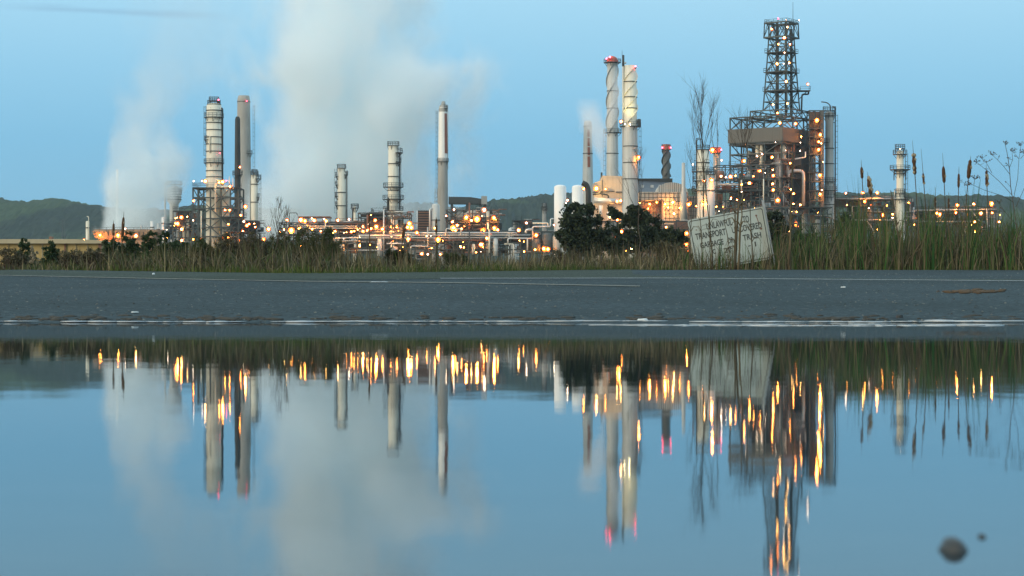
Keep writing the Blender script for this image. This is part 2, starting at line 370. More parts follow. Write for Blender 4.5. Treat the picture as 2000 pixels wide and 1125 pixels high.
# hills
def hill_mat():
    m, nt, p = node_mat("wooded_hills"); N = nt.nodes.new; L = nt.links.new
    tc = N("ShaderNodeTexCoord"); mp = N("ShaderNodeMapping"); mp.inputs["Scale"].default_value = (1, .35, 1.6); L(tc.outputs["Object"], mp.inputs[0])
    n = N("ShaderNodeTexNoise"); n.inputs["Scale"].default_value = .0042; n.inputs["Detail"].default_value = 5; n.inputs["Distortion"].default_value = .6; L(mp.outputs[0], n.inputs[0])
    r = N("ShaderNodeMapRange"); r.inputs["From Min"].default_value = .53; r.inputs["From Max"].default_value = .575; L(n.outputs[0], r.inputs[0])
    n2 = N("ShaderNodeTexNoise"); n2.inputs["Scale"].default_value = .07; n2.inputs["Detail"].default_value = 5; n2.inputs["Roughness"].default_value = .75; L(mp.outputs[0], n2.inputs[0])
    a = N("ShaderNodeMix"); a.data_type = 'RGBA'; r3 = N("ShaderNodeMapRange"); r3.inputs["From Min"].default_value = .38; r3.inputs["From Max"].default_value = .64; L(n2.outputs[0], r3.inputs[0]); L(r3.outputs[0], a.inputs[0]); a.inputs[6].default_value = (.010, .018, .010, 1); a.inputs[7].default_value = (.026, .037, .021, 1)
    x = N("ShaderNodeMix"); x.data_type = 'RGBA'; L(r.outputs[0], x.inputs[0]); L(a.outputs[2], x.inputs[6]); x.inputs[7].default_value = (.042, .064, .026, 1)
    L(x.outputs[2], p.inputs["Base Color"]); p.inputs["Roughness"].default_value = 1; p.inputs["Specular IOR Level"].default_value = 0; return m
HILL = [(-600, 400), (-200, 396), (0, 389), (25, 392), (60, 395), (115, 390), (150, 395), (190, 402), (215, 405), (300, 408), (340, 411), (375, 406), (500, 408), (700, 404),
        (810, 398), (835, 397), (870, 403), (900, 405), (950, 392), (990, 389), (1040, 383), (1080, 378), (1200, 372), (1400, 368), (1600, 376), (1660, 378), (1716, 377), (1769, 375), (1828, 382), (1880, 385), (1933, 387), (2000, 391), (2300, 398), (2700, 405)]
hpx = [-600+3*i for i in range(1101)]; hr = [.018*i for i in range(56)]+[1.0, 1.02, 1.1, 1.3]
def hill_pt(px, t):
    y = 2200+900*t; top = PZ(lerp(HILL, px), 3100)
    k = (1-math.cos(math.pi*min(t, 1)))/2 if t <= 1 else max(0, 1-(t-1)*1.5)
    k = k*.75+.25*min(t, 1) if t <= 1 else k
    fold = 1+.22*mnoise.noise((px*.006, t*2.2, 5))*math.sin(math.pi*min(t, 1))
    bump = (5*mnoise.noise((px*.10, t*14, 1))+3.5*mnoise.noise((px*.24, t*26, 2)))*min(1, t*2)
    return (PX(px, 3100)*(y/3100)**.3, y, max(-3, top*k*fold+bump*.8) if t < 1.2 else -5)
grid_mesh("hills", hpx, hr, hill_pt, hill_mat(), smooth=False)
# shoreline scum with the sky's glint in its pale colour, stones and litter
def lumps(name, pts, mat, kind='stuff'):
    b = MB()
    for (x, y, z, r, sz, sx) in pts:
        i = len(b.v); b.sphere((x, y, z), r, 6, 3, sz)
        for k in range(i, len(b.v)):
            v = b.v[k]; j = 1+.25*mnoise.noise((v[0]*40, v[1]*40, v[2]*40)); b.v[k] = (x+(v[0]-x)*sx*j, y+(v[1]-y)*j, z+(v[2]-z)*j)
    me = b.mesh(name, mat); return tag(link(name, me), kind=kind)
def foam_glint_row(yc, x0, x1, dens, wy, seed):
    r = random.Random(seed); out = []; x = x0
    while x < x1:
        y = yc+.18*mnoise.noise((x*.8, seed, 0))+.08*mnoise.noise((x*3, seed, 7))
        L_ = r.uniform(.02, .12)
        if mnoise.noise((x*1.6, seed*3.3, 0)) > dens: out.append((x, y+r.uniform(-.06, .06), max(surf(y)+.004, 0)+.001, wy*r.uniform(.5, 1.1), .028*r.uniform(.4, 1.6), L_/wy*1.2))
        x += L_*.75
    return out
foam = foam_glint_row(12.35, -6, 6, -.33, .14, 1)+foam_glint_row(12.5, .6, 6, -.1, .15, 2)+foam_glint_row(11.15, .9, 6, -.12, .12, 4)+foam_glint_row(11.2, -.3, 1.2, .18, .08, 5)
lumps("foam", foam, paint("scum_and_glint", (.36, .39, .40), .35, .35, .2, scale=4))  # one pale colour for the scum and the sky glint at the waterline
r_ = random.Random(11); st = []
for i in range(900):
    x = r_.uniform(-6, 6); y = 12.55+abs(r_.gauss(0, .35))
    if mnoise.noise((x*1.3, 9, 0)) > -.05 or i % 5 == 0:
        rr = r_.uniform(.006, .02); st.append((x, y, surf(y)+.006, rr, r_.uniform(.35, .7), r_.uniform(1, 3.2)))
for i in range(420):
    x = r_.uniform(-8, 8); y = 13+14*r_.random()**2.2; rr = .003+.007*r_.random()**3; st.append((x, y, surf(y)+.006, rr, .6, r_.uniform(.8, 1.4)))
lumps("gravel", st, paint("dark_gravel", (.045, .045, .038), .9, .4, .2, scale=8))
def stones(n, seed, x0, x1, y0, y1, pw, lo, hi, name, cols):
    R = np.random.default_rng(seed); x = R.uniform(x0, x1, n); y = y0+(y1-y0)*R.uniform(0, 1, n)**pw; r = lo+(hi-lo)*R.uniform(0, 1, n)**3; z = np.array([max(surf(v), 0) for v in y])+.004
    d = np.array([(1, 0, 0), (0, 1, 0), (-1, 0, 0), (0, -1, 0), (0, 0, 1), (0, 0, -.4)], float); V = np.stack([x, y, z], -1)[:, None, :]+d[None]*r[:, None, None]*R.uniform(.6, 1.4, (n, 6, 1))*np.array([1.2, 1.2, .8])
    T_ = np.array([(0, 1, 4), (1, 2, 4), (2, 3, 4), (3, 0, 4), (1, 0, 5), (2, 1, 5), (3, 2, 5), (0, 3, 5)]); Fc = (np.arange(n)*6)[:, None, None]+T_[None]
    me = bpy.data.meshes.new(name); me.from_pydata(V.reshape(-1, 3).tolist(), [], Fc.reshape(-1, 3).tolist()); me.materials.append(leaf_mat(name, cols, .9)); me.update(); return tag(link(name, me), kind='stuff')
STONES = True
mud = []
for i in range(90):
    px = r_.gauss(1905, 28); py = 571+r_.gauss(0, 1.6); y = road_y(py); mud.append((PX(px, y), y, surf(y)+.01, r_.uniform(.008, .045), .3, r_.uniform(1, 2.2)))
lumps("mud_patch", mud, paint("brown_mud", (.075, .05, .027), .95, .3, .2, scale=8))
def scrap(px, py, w, dep, h, mat, name, label, cat):
    y = road_y(py) if py < 629 else D0+.5; x = PX(px, y); b = MB(); n = 9; r = random.Random(px)
    P = [(x+w*.5*math.cos(2*math.pi*k/n)*r.uniform(.75, 1.1), y+dep*.5*math.sin(2*math.pi*k/n)*r.uniform(.75, 1.1)) for k in range(n)]
    z = surf(y)+.008
    b.v += [(a, c, z) for a, c in P]+[(x+(a-x)*.8, y+(c-y)*.8, z+h*r.uniform(.7, 1.2)) for a, c in P]
    for k in range(n): j = (k+1) % n; b.face([k, j, n+j, n+k])
    b.face([n+k for k in range(n)]); b.face(list(reversed(range(n))))
    tag(link(name, b.mesh(name, mat)), label, cat)
scrap(741, 552.5, .28, .5, .008, M['pale'], "paper_scrap", "long flat white paper scrap lying across the faded yellow line", "litter")
scrap(1647, 563, .05, .2, .010, M['pale'], "paper_scrap", "small crumpled white scrap on the road right of the sign", "litter")
scrap(263, 612.5, .045, .15, .006, M['pale'], "paper_scrap", "white scrap on the wet gravel just above the left waterline", "litter")
scrap(1255, 628, .075, .25, .010, M['pale'], "foam_lump", "thick pale lump of foam on the waterline below the dark trees", "litter")
scrap(1757, 624, .045, .06, .018, M['black'], "stone", "brown grey stone at the waterline right of centre", "stone")
scrap(300, 537, .04, .2, .02, M['white'], "paper_scrap", "tiny white scrap on the gravel shoulder under the conifers", "litter")
def pebble(px, py, w, hgt, label, seed):
    D = H*F/(py-HY); x = PX(px, D); b = MB(); b.sphere((0, 0, 0), 1, 20, 12)
    for i, v in enumerate(b.v):
        k = 1+.28*mnoise.noise((v[0]*1.1+seed, v[1]*1.1, v[2]*1.1))+.10*mnoise.noise((v[0]*3, v[1]*3+seed, v[2]*3))
        b.v[i] = (x+v[0]*w/2*k, D+.02+v[1]*w*.8*k, (v[2]*hgt*k if v[2] > 0 else v[2]*.06))
    tag(link("pebble", b.mesh("pebble", paint("wet_pebble", (.02, .024, .024), .45, .4, .2, scale=40))), label, "pebble")
pebble(1873, 1082, .0175, .0085, "larger dark wet pebble breaking the water in the near right corner", 2)
pebble(1932, 1056, .0055, .0022, "smaller dark pebble beside the larger one in the near right corner", 6)
# ------------------------------------------------------------------ refinery: towers and stacks
def column(name, label, cat, px, D, prof, mat='cream', rings=(), plats=(), ladder=None, pipes=(), lamps=(), dome=True, group=None, rails=True, shell='shell', strake=None, ringmat='dark', seg=20):
    """prof: (row, radius in photo px) from top to foot; plats: (row, outer radius, a0, a1); pipes: (dx, row0, row1, r, mat, dy)"""
    U = Unit(name, label, cat, px, D, group); u = U.u; b = MB()
    pf = list(prof); base = pf[-1]
    P = [((0, 0, U.z(py)), r*u) for py, r in reversed(pf)]
    if U.z(base[0]) > 1.0 and base[0] > 440: P = [((0, 0, 0), base[1]*u)]+P
    b.tube([q for q, _ in P], [r for _, r in P], seg)
    if dome: b.sphere((0, 0, U.z(pf[0][0])), pf[0][1]*u, seg, 5, .45, True)
    U.part(shell, b, M[mat])
    def rad(py): return lerp([(a, r) for a, r in pf], py)*u
    if rings:
        for py in rings:
            b = MB(); b.ring(0, 0, U.z(py)-.12, rad(py)-.05, rad(py)+.16, .26, n=20); U.part("stiffener_ring", b, M[ringmat])
    for q in plats:
        py, ro = q[0], q[1]*u; a0, a1 = (q[2], q[3]) if len(q) > 2 else (0, 360)
        b = MB(); b.platform(0, 0, U.z(py), rad(py)-.05, ro, a0, a1, .09)
        n = 5
        for k in range(n):          # brackets under the grating
            a = math.radians(a0+(a1-a0)*(k+.5)/n); c, s = math.cos(a), math.sin(a)
            b.bar((c*ro*.95, s*ro*.95, U.z(py)-.16), (c*rad(py), s*rad(py), U.z(py)-1.3), .12)
        U.part("platform", b, M['dark'])
    if ladder:
        a, p0, p1 = ladder; a = math.radians(a); b = MB(); r = max(rad(p0), rad(p1))+.25
        b.ladder(r*math.cos(a), r*math.sin(a), max(0, U.z(p0)), U.z(p1), a); U.part("ladder", b, M['dark'])
    for dx, p0, p1, r, m, dy in pipes:
        b = MB(); x = dx*u; s = 1 if dx > 0 else -1
        z1 = U.z(p1); b.bend([(x, dy, max(0, U.z(p0))), (x, dy, z1), (x-s*max(.6, abs(x)-rad(p1)+.5), dy*.3, z1+.2)], r*u, 8); U.part("pipe", b, M[m])
    if strake:
        t0, t1, turns, mm = strake; zt, zb = U.z(t0), U.z(t1); n = 90; w = 2.6*u
        for st_ in range(3):
            b = MB()
            for k in range(n):
                z = zb+(zt-zb)*k/n; z2 = zb+(zt-zb)*(k+1)/n; a = 2*math.pi*(turns*k/n+st_/3); a2 = 2*math.pi*(turns*(k+1)/n+st_/3)
                py = t1+(t0-t1)*k/n; r = rad(py)-.03; i = len(b.v); h = .09
                for (aa, zz) in ((a, z), (a2, z2)):
                    c, s = math.cos(aa), math.sin(aa)
                    b.v += [(c*r, s*r, zz-h), (c*(r+w), s*(r+w), zz-h), (c*(r+w), s*(r+w), zz+h), (c*r, s*r, zz+h)]
                for q in range(4): w2 = (q+1) % 4; b.face([i+q, i+4+q, i+4+w2, i+w2])
            U.part("strake", b, M[mm])
    U.lamps(lamps); return U
# --- left group
A = column("distillation_column", "tall cream banded column with a red beacon, rising from the open steel frame", "column", 418, 606,
       [(207, 14.5), (300, 15), (352, 15.5), (420, 15.5), (500, 16)], 'cream', (216, 240, 254, 268, 282, 296, 318, 334, 346), 
       [(204, 13), (229, 19, 150, 390), (273, 19, 140, 230), (318, 20, 130, 380)], (165, 318, 207), [(16.5, 470, 212, 1.8, 'dark', 0), (-6, 300, 268, 1, 'cream', -2.4)],
       [(428, 196, .9, 'red', -1.2), (432, 300, .6, 'red', -2.5)])
b = MB(); b.platform(0, 0, A.z(197), 0.1, 10*A.u, 0, 360, .09); b.bar((-1, 0, A.z(207)), (-1, 0, A.z(197)), .2); b.bar((1, 0, A.z(207)), (1, 0, A.z(197)), .2); b.tube([(1.4, 0, A.z(206)), (1.4, 0, A.z(195))], .35, 8); A.part("top_platform", b, M['dark'])
column("vessel", "broad pale vessel inside the right half of the tall open steel frame", "vessel", 440, 604, [(366, 9.5), (420, 9.5), (500, 9.5)], 'cream', (385, 404), lamps=[(442, 411, .8, 'orange', -2.6)])
column("chimney", "tall tapering grey concrete chimney standing behind the slim dark stack", "chimney", 476, 760, [(187, 10.5), (195, 12.5), (203, 12.5), (320, 14), (500, 17)], 'concrete', (199,), [(300, 17, -60, 60)], (10, 480, 205), lamps=[(484, 199, .8, 'red', -2.8)], dome=False)
column("stack", "slim sooty dark stack with one small platform, in front of the tall grey chimney", "stack", 464, 640, [(229, 3.6), (233, 5), (300, 5.6), (420, 6.5), (430, 8.5), (500, 9)], 'black', (), [(341, 10)], None, [(4, 500, 420, .9, 'dark', -1)], [(470, 327, .8, 'orange', -1.8)])
column("distillation_column", "thin cream column with right-hand platforms, just right of the tall grey chimney", "column", 497, 655, [(343, 6.5), (420, 7), (500, 7.5)], 'cream', (360, 395), [(341, 8), (349, 13, -70, 60), (385, 10, -50, 40), (338, 6)], (0, 480, 340), [(-8, 500, 350, 1, 'grey', 0)], [(492.5, 440, .8, 'orange')])
column("drum_vessel", "fat banded pale drum on a narrower skirt, half hidden behind the left steam", "vessel", 340, 720, [(366, 9), (368, 14), (392, 14), (399, 9), (500, 8)], 'pale', (370, 375, 380, 385, 390), [(360, 16), (372, 16, -80, 60)], None, [(-17.5, 480, 357, 2, 'pale', 0)])
column("stack", "thin white stack poking out of the left steam plume above the cooling tower", "stack", 229, 735, [(331, 2.2), (400, 2.6), (500, 3)], 'white', (), (), None, dome=False)
column("silo", "narrow cream silo with a side pipe standing alone against the left hills", "silo", 171, 560, [(433, 3.4), (500, 3.6)], 'cream', (445,), (), None, [(3.6, 470, 424, .8, 'cream', -1)], [(167, 469, .7, 'yellow')])
for i, (px, top, r, D, m, lab) in enumerate(((276, 440, 2.6, 640, 'pale', "short pale stack nearest the cooling tower under the left steam"), (297, 432, 3.2, 650, 'white', "taller white stack second from the cooling tower under the left steam"),
      (309, 436, 2.6, 660, 'pale', "short pale stack third from the cooling tower under the left steam"), (318, 424, 2.4, 640, 'white', "slim white stack just left of the banded drum"))):
    column("stack", lab, "stack", px, D, [(top, r), (500, r*1.1)], m, (top+12,), (), None, dome=False, group="short stacks under the left steam")
column("distillation_column", "cream column with small platforms down its left side, before the big steam", "column", 667, 640, [(330, 7.5), (420, 8), (500, 8)], 'cream', (376, 402),
       [(328, 9), (341, 13, -40, 60), (344, 12, 140, 220), (361, 12, 140, 220), (383, 13, 140, 220), (401, 12, 140, 220)], (180, 430, 330), [(10, 440, 336, 1.8, 'grey', 0)])
column("distillation_column", "small slim cream column with one platform, right of the column in the big steam", "column", 693, 590, [(404, 2.6), (436, 3), (500, 3.2)], 'cream', (), [(406, 8)], None, [(-4, 440, 408, 1.6, 'dark', 0)])
column("distillation_column", "cream column crowded with ring platforms, left of the red striped chimney", "column", 768, 610, [(287, 9.6), (380, 10.3), (412, 9.5), (500, 10)], 'cream', (320, 345, 372),
       [(284, 12), (298, 19, -60, 70), (316, 16, -60, 60), (365, 20), (389, 21), (411, 20)], (-10, 440, 288), [(-17, 455, 407, 1.3, 'clad', -1), (13, 410, 300, 1.2, 'dark', 0), (-10, 411, 388, 2, 'dark', -1)],
       [(753, 444, 1), (764, 443, 1.2), (775.5, 443.5, 1.1), (769, 467, 1.9), (739, 501, .8, 'white')])
C = column("chimney", "tall chimney, white above and grey below, with a brown red vertical stripe", "chimney", 865, 700, [(206, 6.2), (213, 8), (314, 9.2), (480, 11), (500, 11.5)], 'concrete', (), [(316, 11.5), (212, 10, -70, 70)], (150, 480, 215), [(9.6, 330, 214, .8, 'white', 0)], dome=False)
def sleeve(U, name, p0, p1, prof, a0, a1, off, mat):
    b = MB(); n = 16; i0 = len(b.v); m = 10
    for j in range(m+1):
        py = p0+(p1-p0)*j/m; r = lerp(prof, py)*U.u+off
        for k in range(n+1): a = math.radians(a0+(a1-a0)*k/n); b.v.append((r*math.cos(a), r*math.sin(a), U.z(py)))
    for j in range(m):
        for k in range(n): q = i0+j*(n+1)+k; b.face([q, q+n+1, q+n+2, q+1], a1-a0 > 200)
    U.part(name, b, M[mat])
PC = [(206, 6.2), (213, 8), (314, 9.2), (500, 11.5)]
sleeve(C, "white_band", 210, 314, PC, 0, 360, .03, 'white'); sleeve(C, "red_stripe", 222, 300, PC, -66, -12, .06, 'brick')
b = MB(); b.tube([C.p(866, 208), C.p(866, 198)], [.9, .6], 12); b.box(C.x(866), C.x(874), -.4, .4, C.z(212), C.z(206)); C.part("cap", b, M['grey'])
column("tank", "grey pressure tank with a rounded top and a thin mast, touching the red striped chimney", "tank", 851, 590, [(401, 7.6), (440, 8), (500, 8)], 'pale', (430,), (), (120, 470, 400), [(-11, 480, 408, 1.8, 'clad', -1)], [(850, 446, .9)])
b = MB(); U = Unit("antenna_mast", "thin lattice mast above the grey pressure tank", "mast", 852, 596)
for dx in (-4, 4): b.bar(U.p(852+dx, 440), U.p(852+dx*.6, 369), .12)
for k in range(9): b.bar(U.p(848+.15*k, 432-7*k), U.p(856-.15*k, 425-7*k), .08); b.bar(U.p(848, 369+8*k), U.p(856, 369+8*k), .08)
U.part("lattice", b, M['grey'])
# --- right group of stacks
R = column("chimney", "shorter grey chimney with a broken brick red stripe, behind the small white steam jet", "chimney", 1148, 760, [(236, 6), (240, 7.6), (246, 8), (380, 11), (500, 13)], 'pale', (247, 300), (), None, dome=False)
PR_ = [(236, 6), (246, 8), (380, 11)]
for k, (a, c) in enumerate(((254, 268), (270, 286), (288, 304), (306, 327))): sleeve(R, "red_stripe", a, c, PR_, -95, -62, .07, 'brick')
S = column("strake_stack", "grey spiral-straked stack with a red lit domed cap", "stack", 1196, 690, [(124, 10), (200, 10.5), (255, 11), (345, 12), (500, 13)], 'pale', (178, 212, 300), [(259, 18, 60, 400), (122, 17)], (180, 345, 262), (), [(1184, 116, 1.1, 'red', -2), (1191, 113, 1.2, 'red', -2.2)], dome=False, strake=(126, 258, 1.1, 'grey'), shell='flue')
b = MB(); b.sphere((0, 0, S.z(122)), 12*S.u, 18, 6, 1.05, True); S.part("dome_cap", b, M['redpaint_and_glow'])  # the beacons' red light is painted into the dome's colour
T = column("strake_stack", "thick pale spiral-straked stack, its upper half floodlit yellow above a railed platform", "stack", 1231, 600, [(128, 12), (242, 13.2), (300, 14.5), (500, 16)], 'cream', (160, 190, 212, 286, 318, 350), [(247, 21, -100, 220)], (0, 420, 248), [(-14, 400, 124, 2, 'pale', -.5)],
       [(1240, 131, 1.2, 'red', -2.2), (1246.5, 308.5, 1.3, 'orange', -2.6), (1212, 239, 1.4, 'yellow', -3.2), (1219, 244.5, .42, 'flood', -4.4), (1228, 245, .42, 'flood', -4.6)], dome=False, strake=(130, 240, 1.2, 'cream'), shell='flue')
def flood(U, px, py, dy, tx, ty, col, power, cone, size=.4):
    l = bpy.data.lights.new("floodlight", 'SPOT'); o = bpy.data.objects.new("floodlight", l); COL.objects.link(o); o.parent = U.o
    p = Vector(U.p(px, py, dy)); o.location = p; q = Vector(U.p(tx, ty, 0)); o.rotation_euler = (p-q).to_track_quat('Z', 'Y').to_euler()
    l.energy = power; l.color = col; l.spot_size = math.radians(cone); l.spot_blend = .8; l.shadow_soft_size = size
flood(T, 1215, 246, -7.5, 1229, 180, (1, .84, .36), 2600, 60); flood(T, 1238, 246, -7, 1233, 190, (1, .84, .36), 1500, 60)
b = MB(); b.tube([T.p(1217, 130, -.5), T.p(1217, 108, -.5)], .35, 8); b.tube([T.p(1215, 108, 0), T.p(1215, 98, 0)], .06, 5); T.part("vent_pipe", b, M['dark'])
sleeve(T, "lower_jacket", 249, 420, [(128, 12), (300, 14.5), (500, 16)], 0, 360, .04, 'pale')
b = MB(); b.rail((-20*T.u, -1, T.z(247)), (20*T.u, -1, T.z(247)), .1, 1.8); b.box(14*T.u, 20*T.u, -1.2, .5, T.z(247), T.z(233)); 
T.part("platform_screen", b, M['dark'])
column("strake_stack", "short dark spiral-straked stack with two red beacons behind the dark roof", "stack", 1301, 700, [(293, 6.5), (345, 7.5), (500, 9)], 'taupe', (), (), None, (), [(1293, 289, 1, 'red', -1.6), (1309, 289, 1, 'red', -1.6)], dome=False, strake=(294, 345, .8, 'dark'))
b = MB(); U = Unit("beacon_box", "square red brown collar on top of the short dark spiral-straked stack", "collar", 1301, 700); b.ring(0, 0, U.z(293), 6*U.u, 9*U.u, 1.9, n=8); U.part("collar", b, M['brown'])
column("stack", "plain slim pale stack right of the big round duct", "stack", 1335, 640, [(318, 3.4), (372, 4), (380, 6), (440, 7)], 'pale', (), (), None, dome=False)
column("drum_vessel", "tall white round-topped drum, nearer the hills of the white pair by the dark tree", "vessel", 1094, 560, [(366, 11.8), (430, 11.8), (500, 11.8)], 'white', (), (), None, (), [(1108, 392, .7, 'white'), (1105, 397, .5, 'white')], group="white drums")
column("drum_vessel", "white round-topped drum partly behind the bent black vent pipe", "vessel", 1128, 580, [(366, 11), (430, 11), (500, 11)], 'white', (), (), None, (), [(1139, 370, .9, 'orange', -4)], group="white drums")
column("stack", "thin grey stack with a flared platform, left of the white drums against the hill", "stack", 1063, 640, [(398, 2.4), (420, 4), (500, 5)], 'grey', (), [(404, 5), (410, 6)], None)
b = MB(); U = Unit("vent_pipe", "bent black vent pipe with its mouth turned left, right of the white drums", "pipe", 1149, 540)
b.bend([U.p(1149, 480), U.p(1149, 372), U.p(1146, 361), U.p(1137, 357)], 5.2*U.u, 14, 1.6); U.part("bent_pipe", b, M['black'])
b = MB(); b.bar(U.p(1152, 400), U.p(1135, 400), .2); b.bar(U.p(1149, 430), U.p(1170, 430), .2); U.part("brace", b, M['dark'])
Y = column("distillation_column", "lit cream column with a top railing and hoop, left of the red-collared stack", "column", 1373, 565, [(293, 12), (340, 12.5), (500, 12.5)], 'cream', (318,), [(292, 13.5), (335, 22), (353, 20, 120, 300), (372, 22)], (200, 420, 293), [(-13.5, 400, 271, .8, 'dark', -.5)],
       [(1373, 354, 1.1, 'yellow', -3.4), (1352, 322, .6, 'white'), (1372, 394, 1.1), (1382, 394, 1.4), (1344, 400, 1.0)], dome=False)
b = MB(); b.bend([Y.p(1361, 292), Y.p(1361, 272), Y.p(1372, 271), Y.p(1373, 284)], .12, 6, 1); Y.part("hoop", b, M['dark'])
column("vessel", "grey vessel with a glowing orange top, in front of the red-collared stack", "vessel", 1388, 548, [(342, 7.5), (420, 8), (500, 8)], 'pale', (372,), [(340, 10)], None, (), [(1388, 353, 1.2, 'orange', -2.6)])
K = column("stack", "dark stack with a red collar carrying an orange and a pink lamp", "stack", 1400, 585, [(299, 6.8), (400, 7), (500, 7)], 'grey', (), (), None, (), [(1390, 294, 1.2, 'orange', -2.4), (1406.5, 294, 1.0, 'red', -2.4), (1408, 314, .7, 'white')], dome=False)
b = MB(); b.box(K.x(1388), K.x(1407), -1.6, 1.6, K.z(299), K.z(288)); K.part("red_collar", b, M['redpaint_and_glow'])
Q = column("distillation_column", "tall pale column with a hooked pipe on top, right of the lattice plant", "column", 1620, 612, [(222, 9), (235, 9), (238, 8), (345, 8.5), (372, 10), (430, 10), (500, 10)], 'pale', (290, 320, 400), [(216, 13), (226, 13), (278, 11, 100, 260), (355, 13), (372, 15), (385, 14, 120, 300)], (-5, 470, 224), [(11, 480, 210, 1.2, 'dark', -.4), (9.5, 420, 240, .7, 'dark', -1)])
b = MB(); b.bend([Q.p(1622, 224), Q.p(1622, 206), Q.p(1615, 200), Q.p(1604, 199)], 1.1*Q.u, 8, 1.4); Q.part("hooked_pipe", b, M['dark'])
column("distillation_column", "cream column with flared ring platforms standing alone right of the lattice plant", "column", 1758, 590, [(297, 6.8), (380, 7.2), (392, 8.5), (500, 8.7)], 'cream', (), [(290, 10), (301, 14), (331, 20), (339, 12), (377, 11), (389, 18)], (-20, 450, 300),
       [(-12, 352, 334, .9, 'dark', 0), (11, 352, 334, 1, 'dark', 0), (10, 430, 360, .9, 'dark', 0), (-11, 440, 372, .9, 'clad', 0)], [(1757, 291, .5, 'white', -.8)])
# ------------------------------------------------------------------ lattice work
def lattice(b, U, xs, dy, rows, w=.28, brace=True, depth=2, bw=None, skip=0.0, rnd=None):
    """open steel frame: posts at xs, beams at rows (photo rows, top first), over depth dy in metres"""
    ysl = [dy*k/(depth-1) for k in range(depth)]; zb = 0; rows = sorted(rows); bw = bw or w*.6
    for px in xs:
        for y in ysl: b.bar((U.x(px), y, zb), (U.x(px), y, U.z(rows[0])), w)
    for py in rows:
        z = U.z(py)
        for y in ysl: b.bar((U.x(xs[0]), y, z), (U.x(xs[-1]), y, z), w*.9)
        for px in xs: b.bar((U.x(px), 0, z), (U.x(px), dy, z), w*.8)
    if brace:
        R2 = rnd or random.Random(int(U.px))
        zz = [U.z(r) for r in rows]+[0]
        for i in range(len(zz)-1):
            for j in range(len(xs)-1):
                if R2.random() < skip: continue
                a, c = U.x(xs[j]), U.x(xs[j+1])
                if (i+j) % 2: a, c = c, a
                for y in (0, dy): b.bar((a, y, zz[i]), (c, y, zz[i+1]), bw)
def deck(b, U, x0, x1, y0, y1, py, rail=True, t=.2):
    z = U.z(py); b.box(U.x(x0), U.x(x1), y0, y1, z-t-.15, z-.15)
    if rail:
        b.rail((U.x(x0), y0, z), (U.x(x1), y0, z)); b.rail((U.x(x0), y0, z), (U.x(x0), y1, z)); b.rail((U.x(x1), y0, z), (U.x(x1), y1, z))
AF = Unit("steel_frame", "open green grey steel frame wrapped round the foot of the tall banded column", "steel frame", 420, 598)
b = MB(); lattice(b, AF, [377, 387, 411, 432, 450, 466], 11, [367, 386, 407, 427, 444, 462], .42); AF.part("lattice", b, M['steel'])
b = MB(); deck(b, AF, 376, 468, -.5, 4, 365); deck(b, AF, 376, 400, 4.01, 11, 365); AF.part("deck", b, M['dark'])
b = MB(); deck(b, AF, 430, 475, -1, 8, 422, True); deck(b, AF, 435, 480, -1.5, 8, 451, True); AF.part("deck", b, M['dark'])
for q in ([(422, 415), (422, 352), (431, 352)], ): b = MB(); b.bend([AF.p(px, py, -1.2) for px, py in q], 1.5*AF.u, 10); AF.part("pipe", b, M['cream'])
b = MB(); b.bend([AF.p(394, 470, -1), AF.p(394, 412, -1)], 1.2*AF.u, 8); AF.part("pipe", b, M['cream'])
b = MB(); b.bend([AF.p(449, 365, -1), AF.p(449, 345, -1)], 1.1*AF.u, 8); b.bend([AF.p(456, 370, -1), AF.p(456, 348, -1)], 1.0*AF.u, 8); AF.part("pipe", b, M['clad'])
AF.lamps([(380.5, 354.5, .6, 'white'), (397, 354, .7, 'white'), (403, 354.5, 1.1, 'yellow'), (436.5, 356, 1.2), (430, 357, .8), (444, 354, .8, 'red'), (451, 365, .9), (380, 393, .8), (379.5, 431, .7, 'white'), (380, 468, .9), (395, 469, .9, 'yellow'),
          (450.5, 411, .9), (447, 465, 1.3), (436.5, 466, .8), (448, 438.5, .8), (472, 421, .7), (478, 433, .7, 'white'), (481, 404, 1.3), (484, 441, .8)])
# cooling tower under the left steam
CT = Unit("cooling_tower", "low brown cooling tower lit orange, at the foot of the left steam", "cooling tower", 240, 600)
b = MB(); b.frustum((CT.x(186), CT.x(300), 0, 14), (CT.x(181), CT.x(303), -.6, 14.6), CT.z(466), CT.z(452)); b.frustum((CT.x(190), CT.x(298), .6, 13), (CT.x(190), CT.x(298), .6, 13.2), 0, CT.z(466)); CT.part("casing", b, M['wood'])
b = MB()
for k in range(5):
    x = CT.x(196+24*k); b.ring(x, 7, CT.z(452)-.3, 3.0, 3.3, 1.0, n=18)
CT.part("fan_rings", b, M['wood'])
b = MB()
for k in range(14): x = CT.x(186+8.6*k); b.bar((x, -.75, CT.z(453)), (x, .3, CT.z(466)), .16)
b.rail((CT.x(182), -.6, CT.z(452)), (CT.x(302), -.6, CT.z(452))); CT.part("ribs", b, M['dark'])
CT.lamps([(198, 459.6, 1.2), (233, 460, 1.2), (221, 468, .9), (268, 461, 1.0, 'yellow'), (247, 447, .5, 'white')])
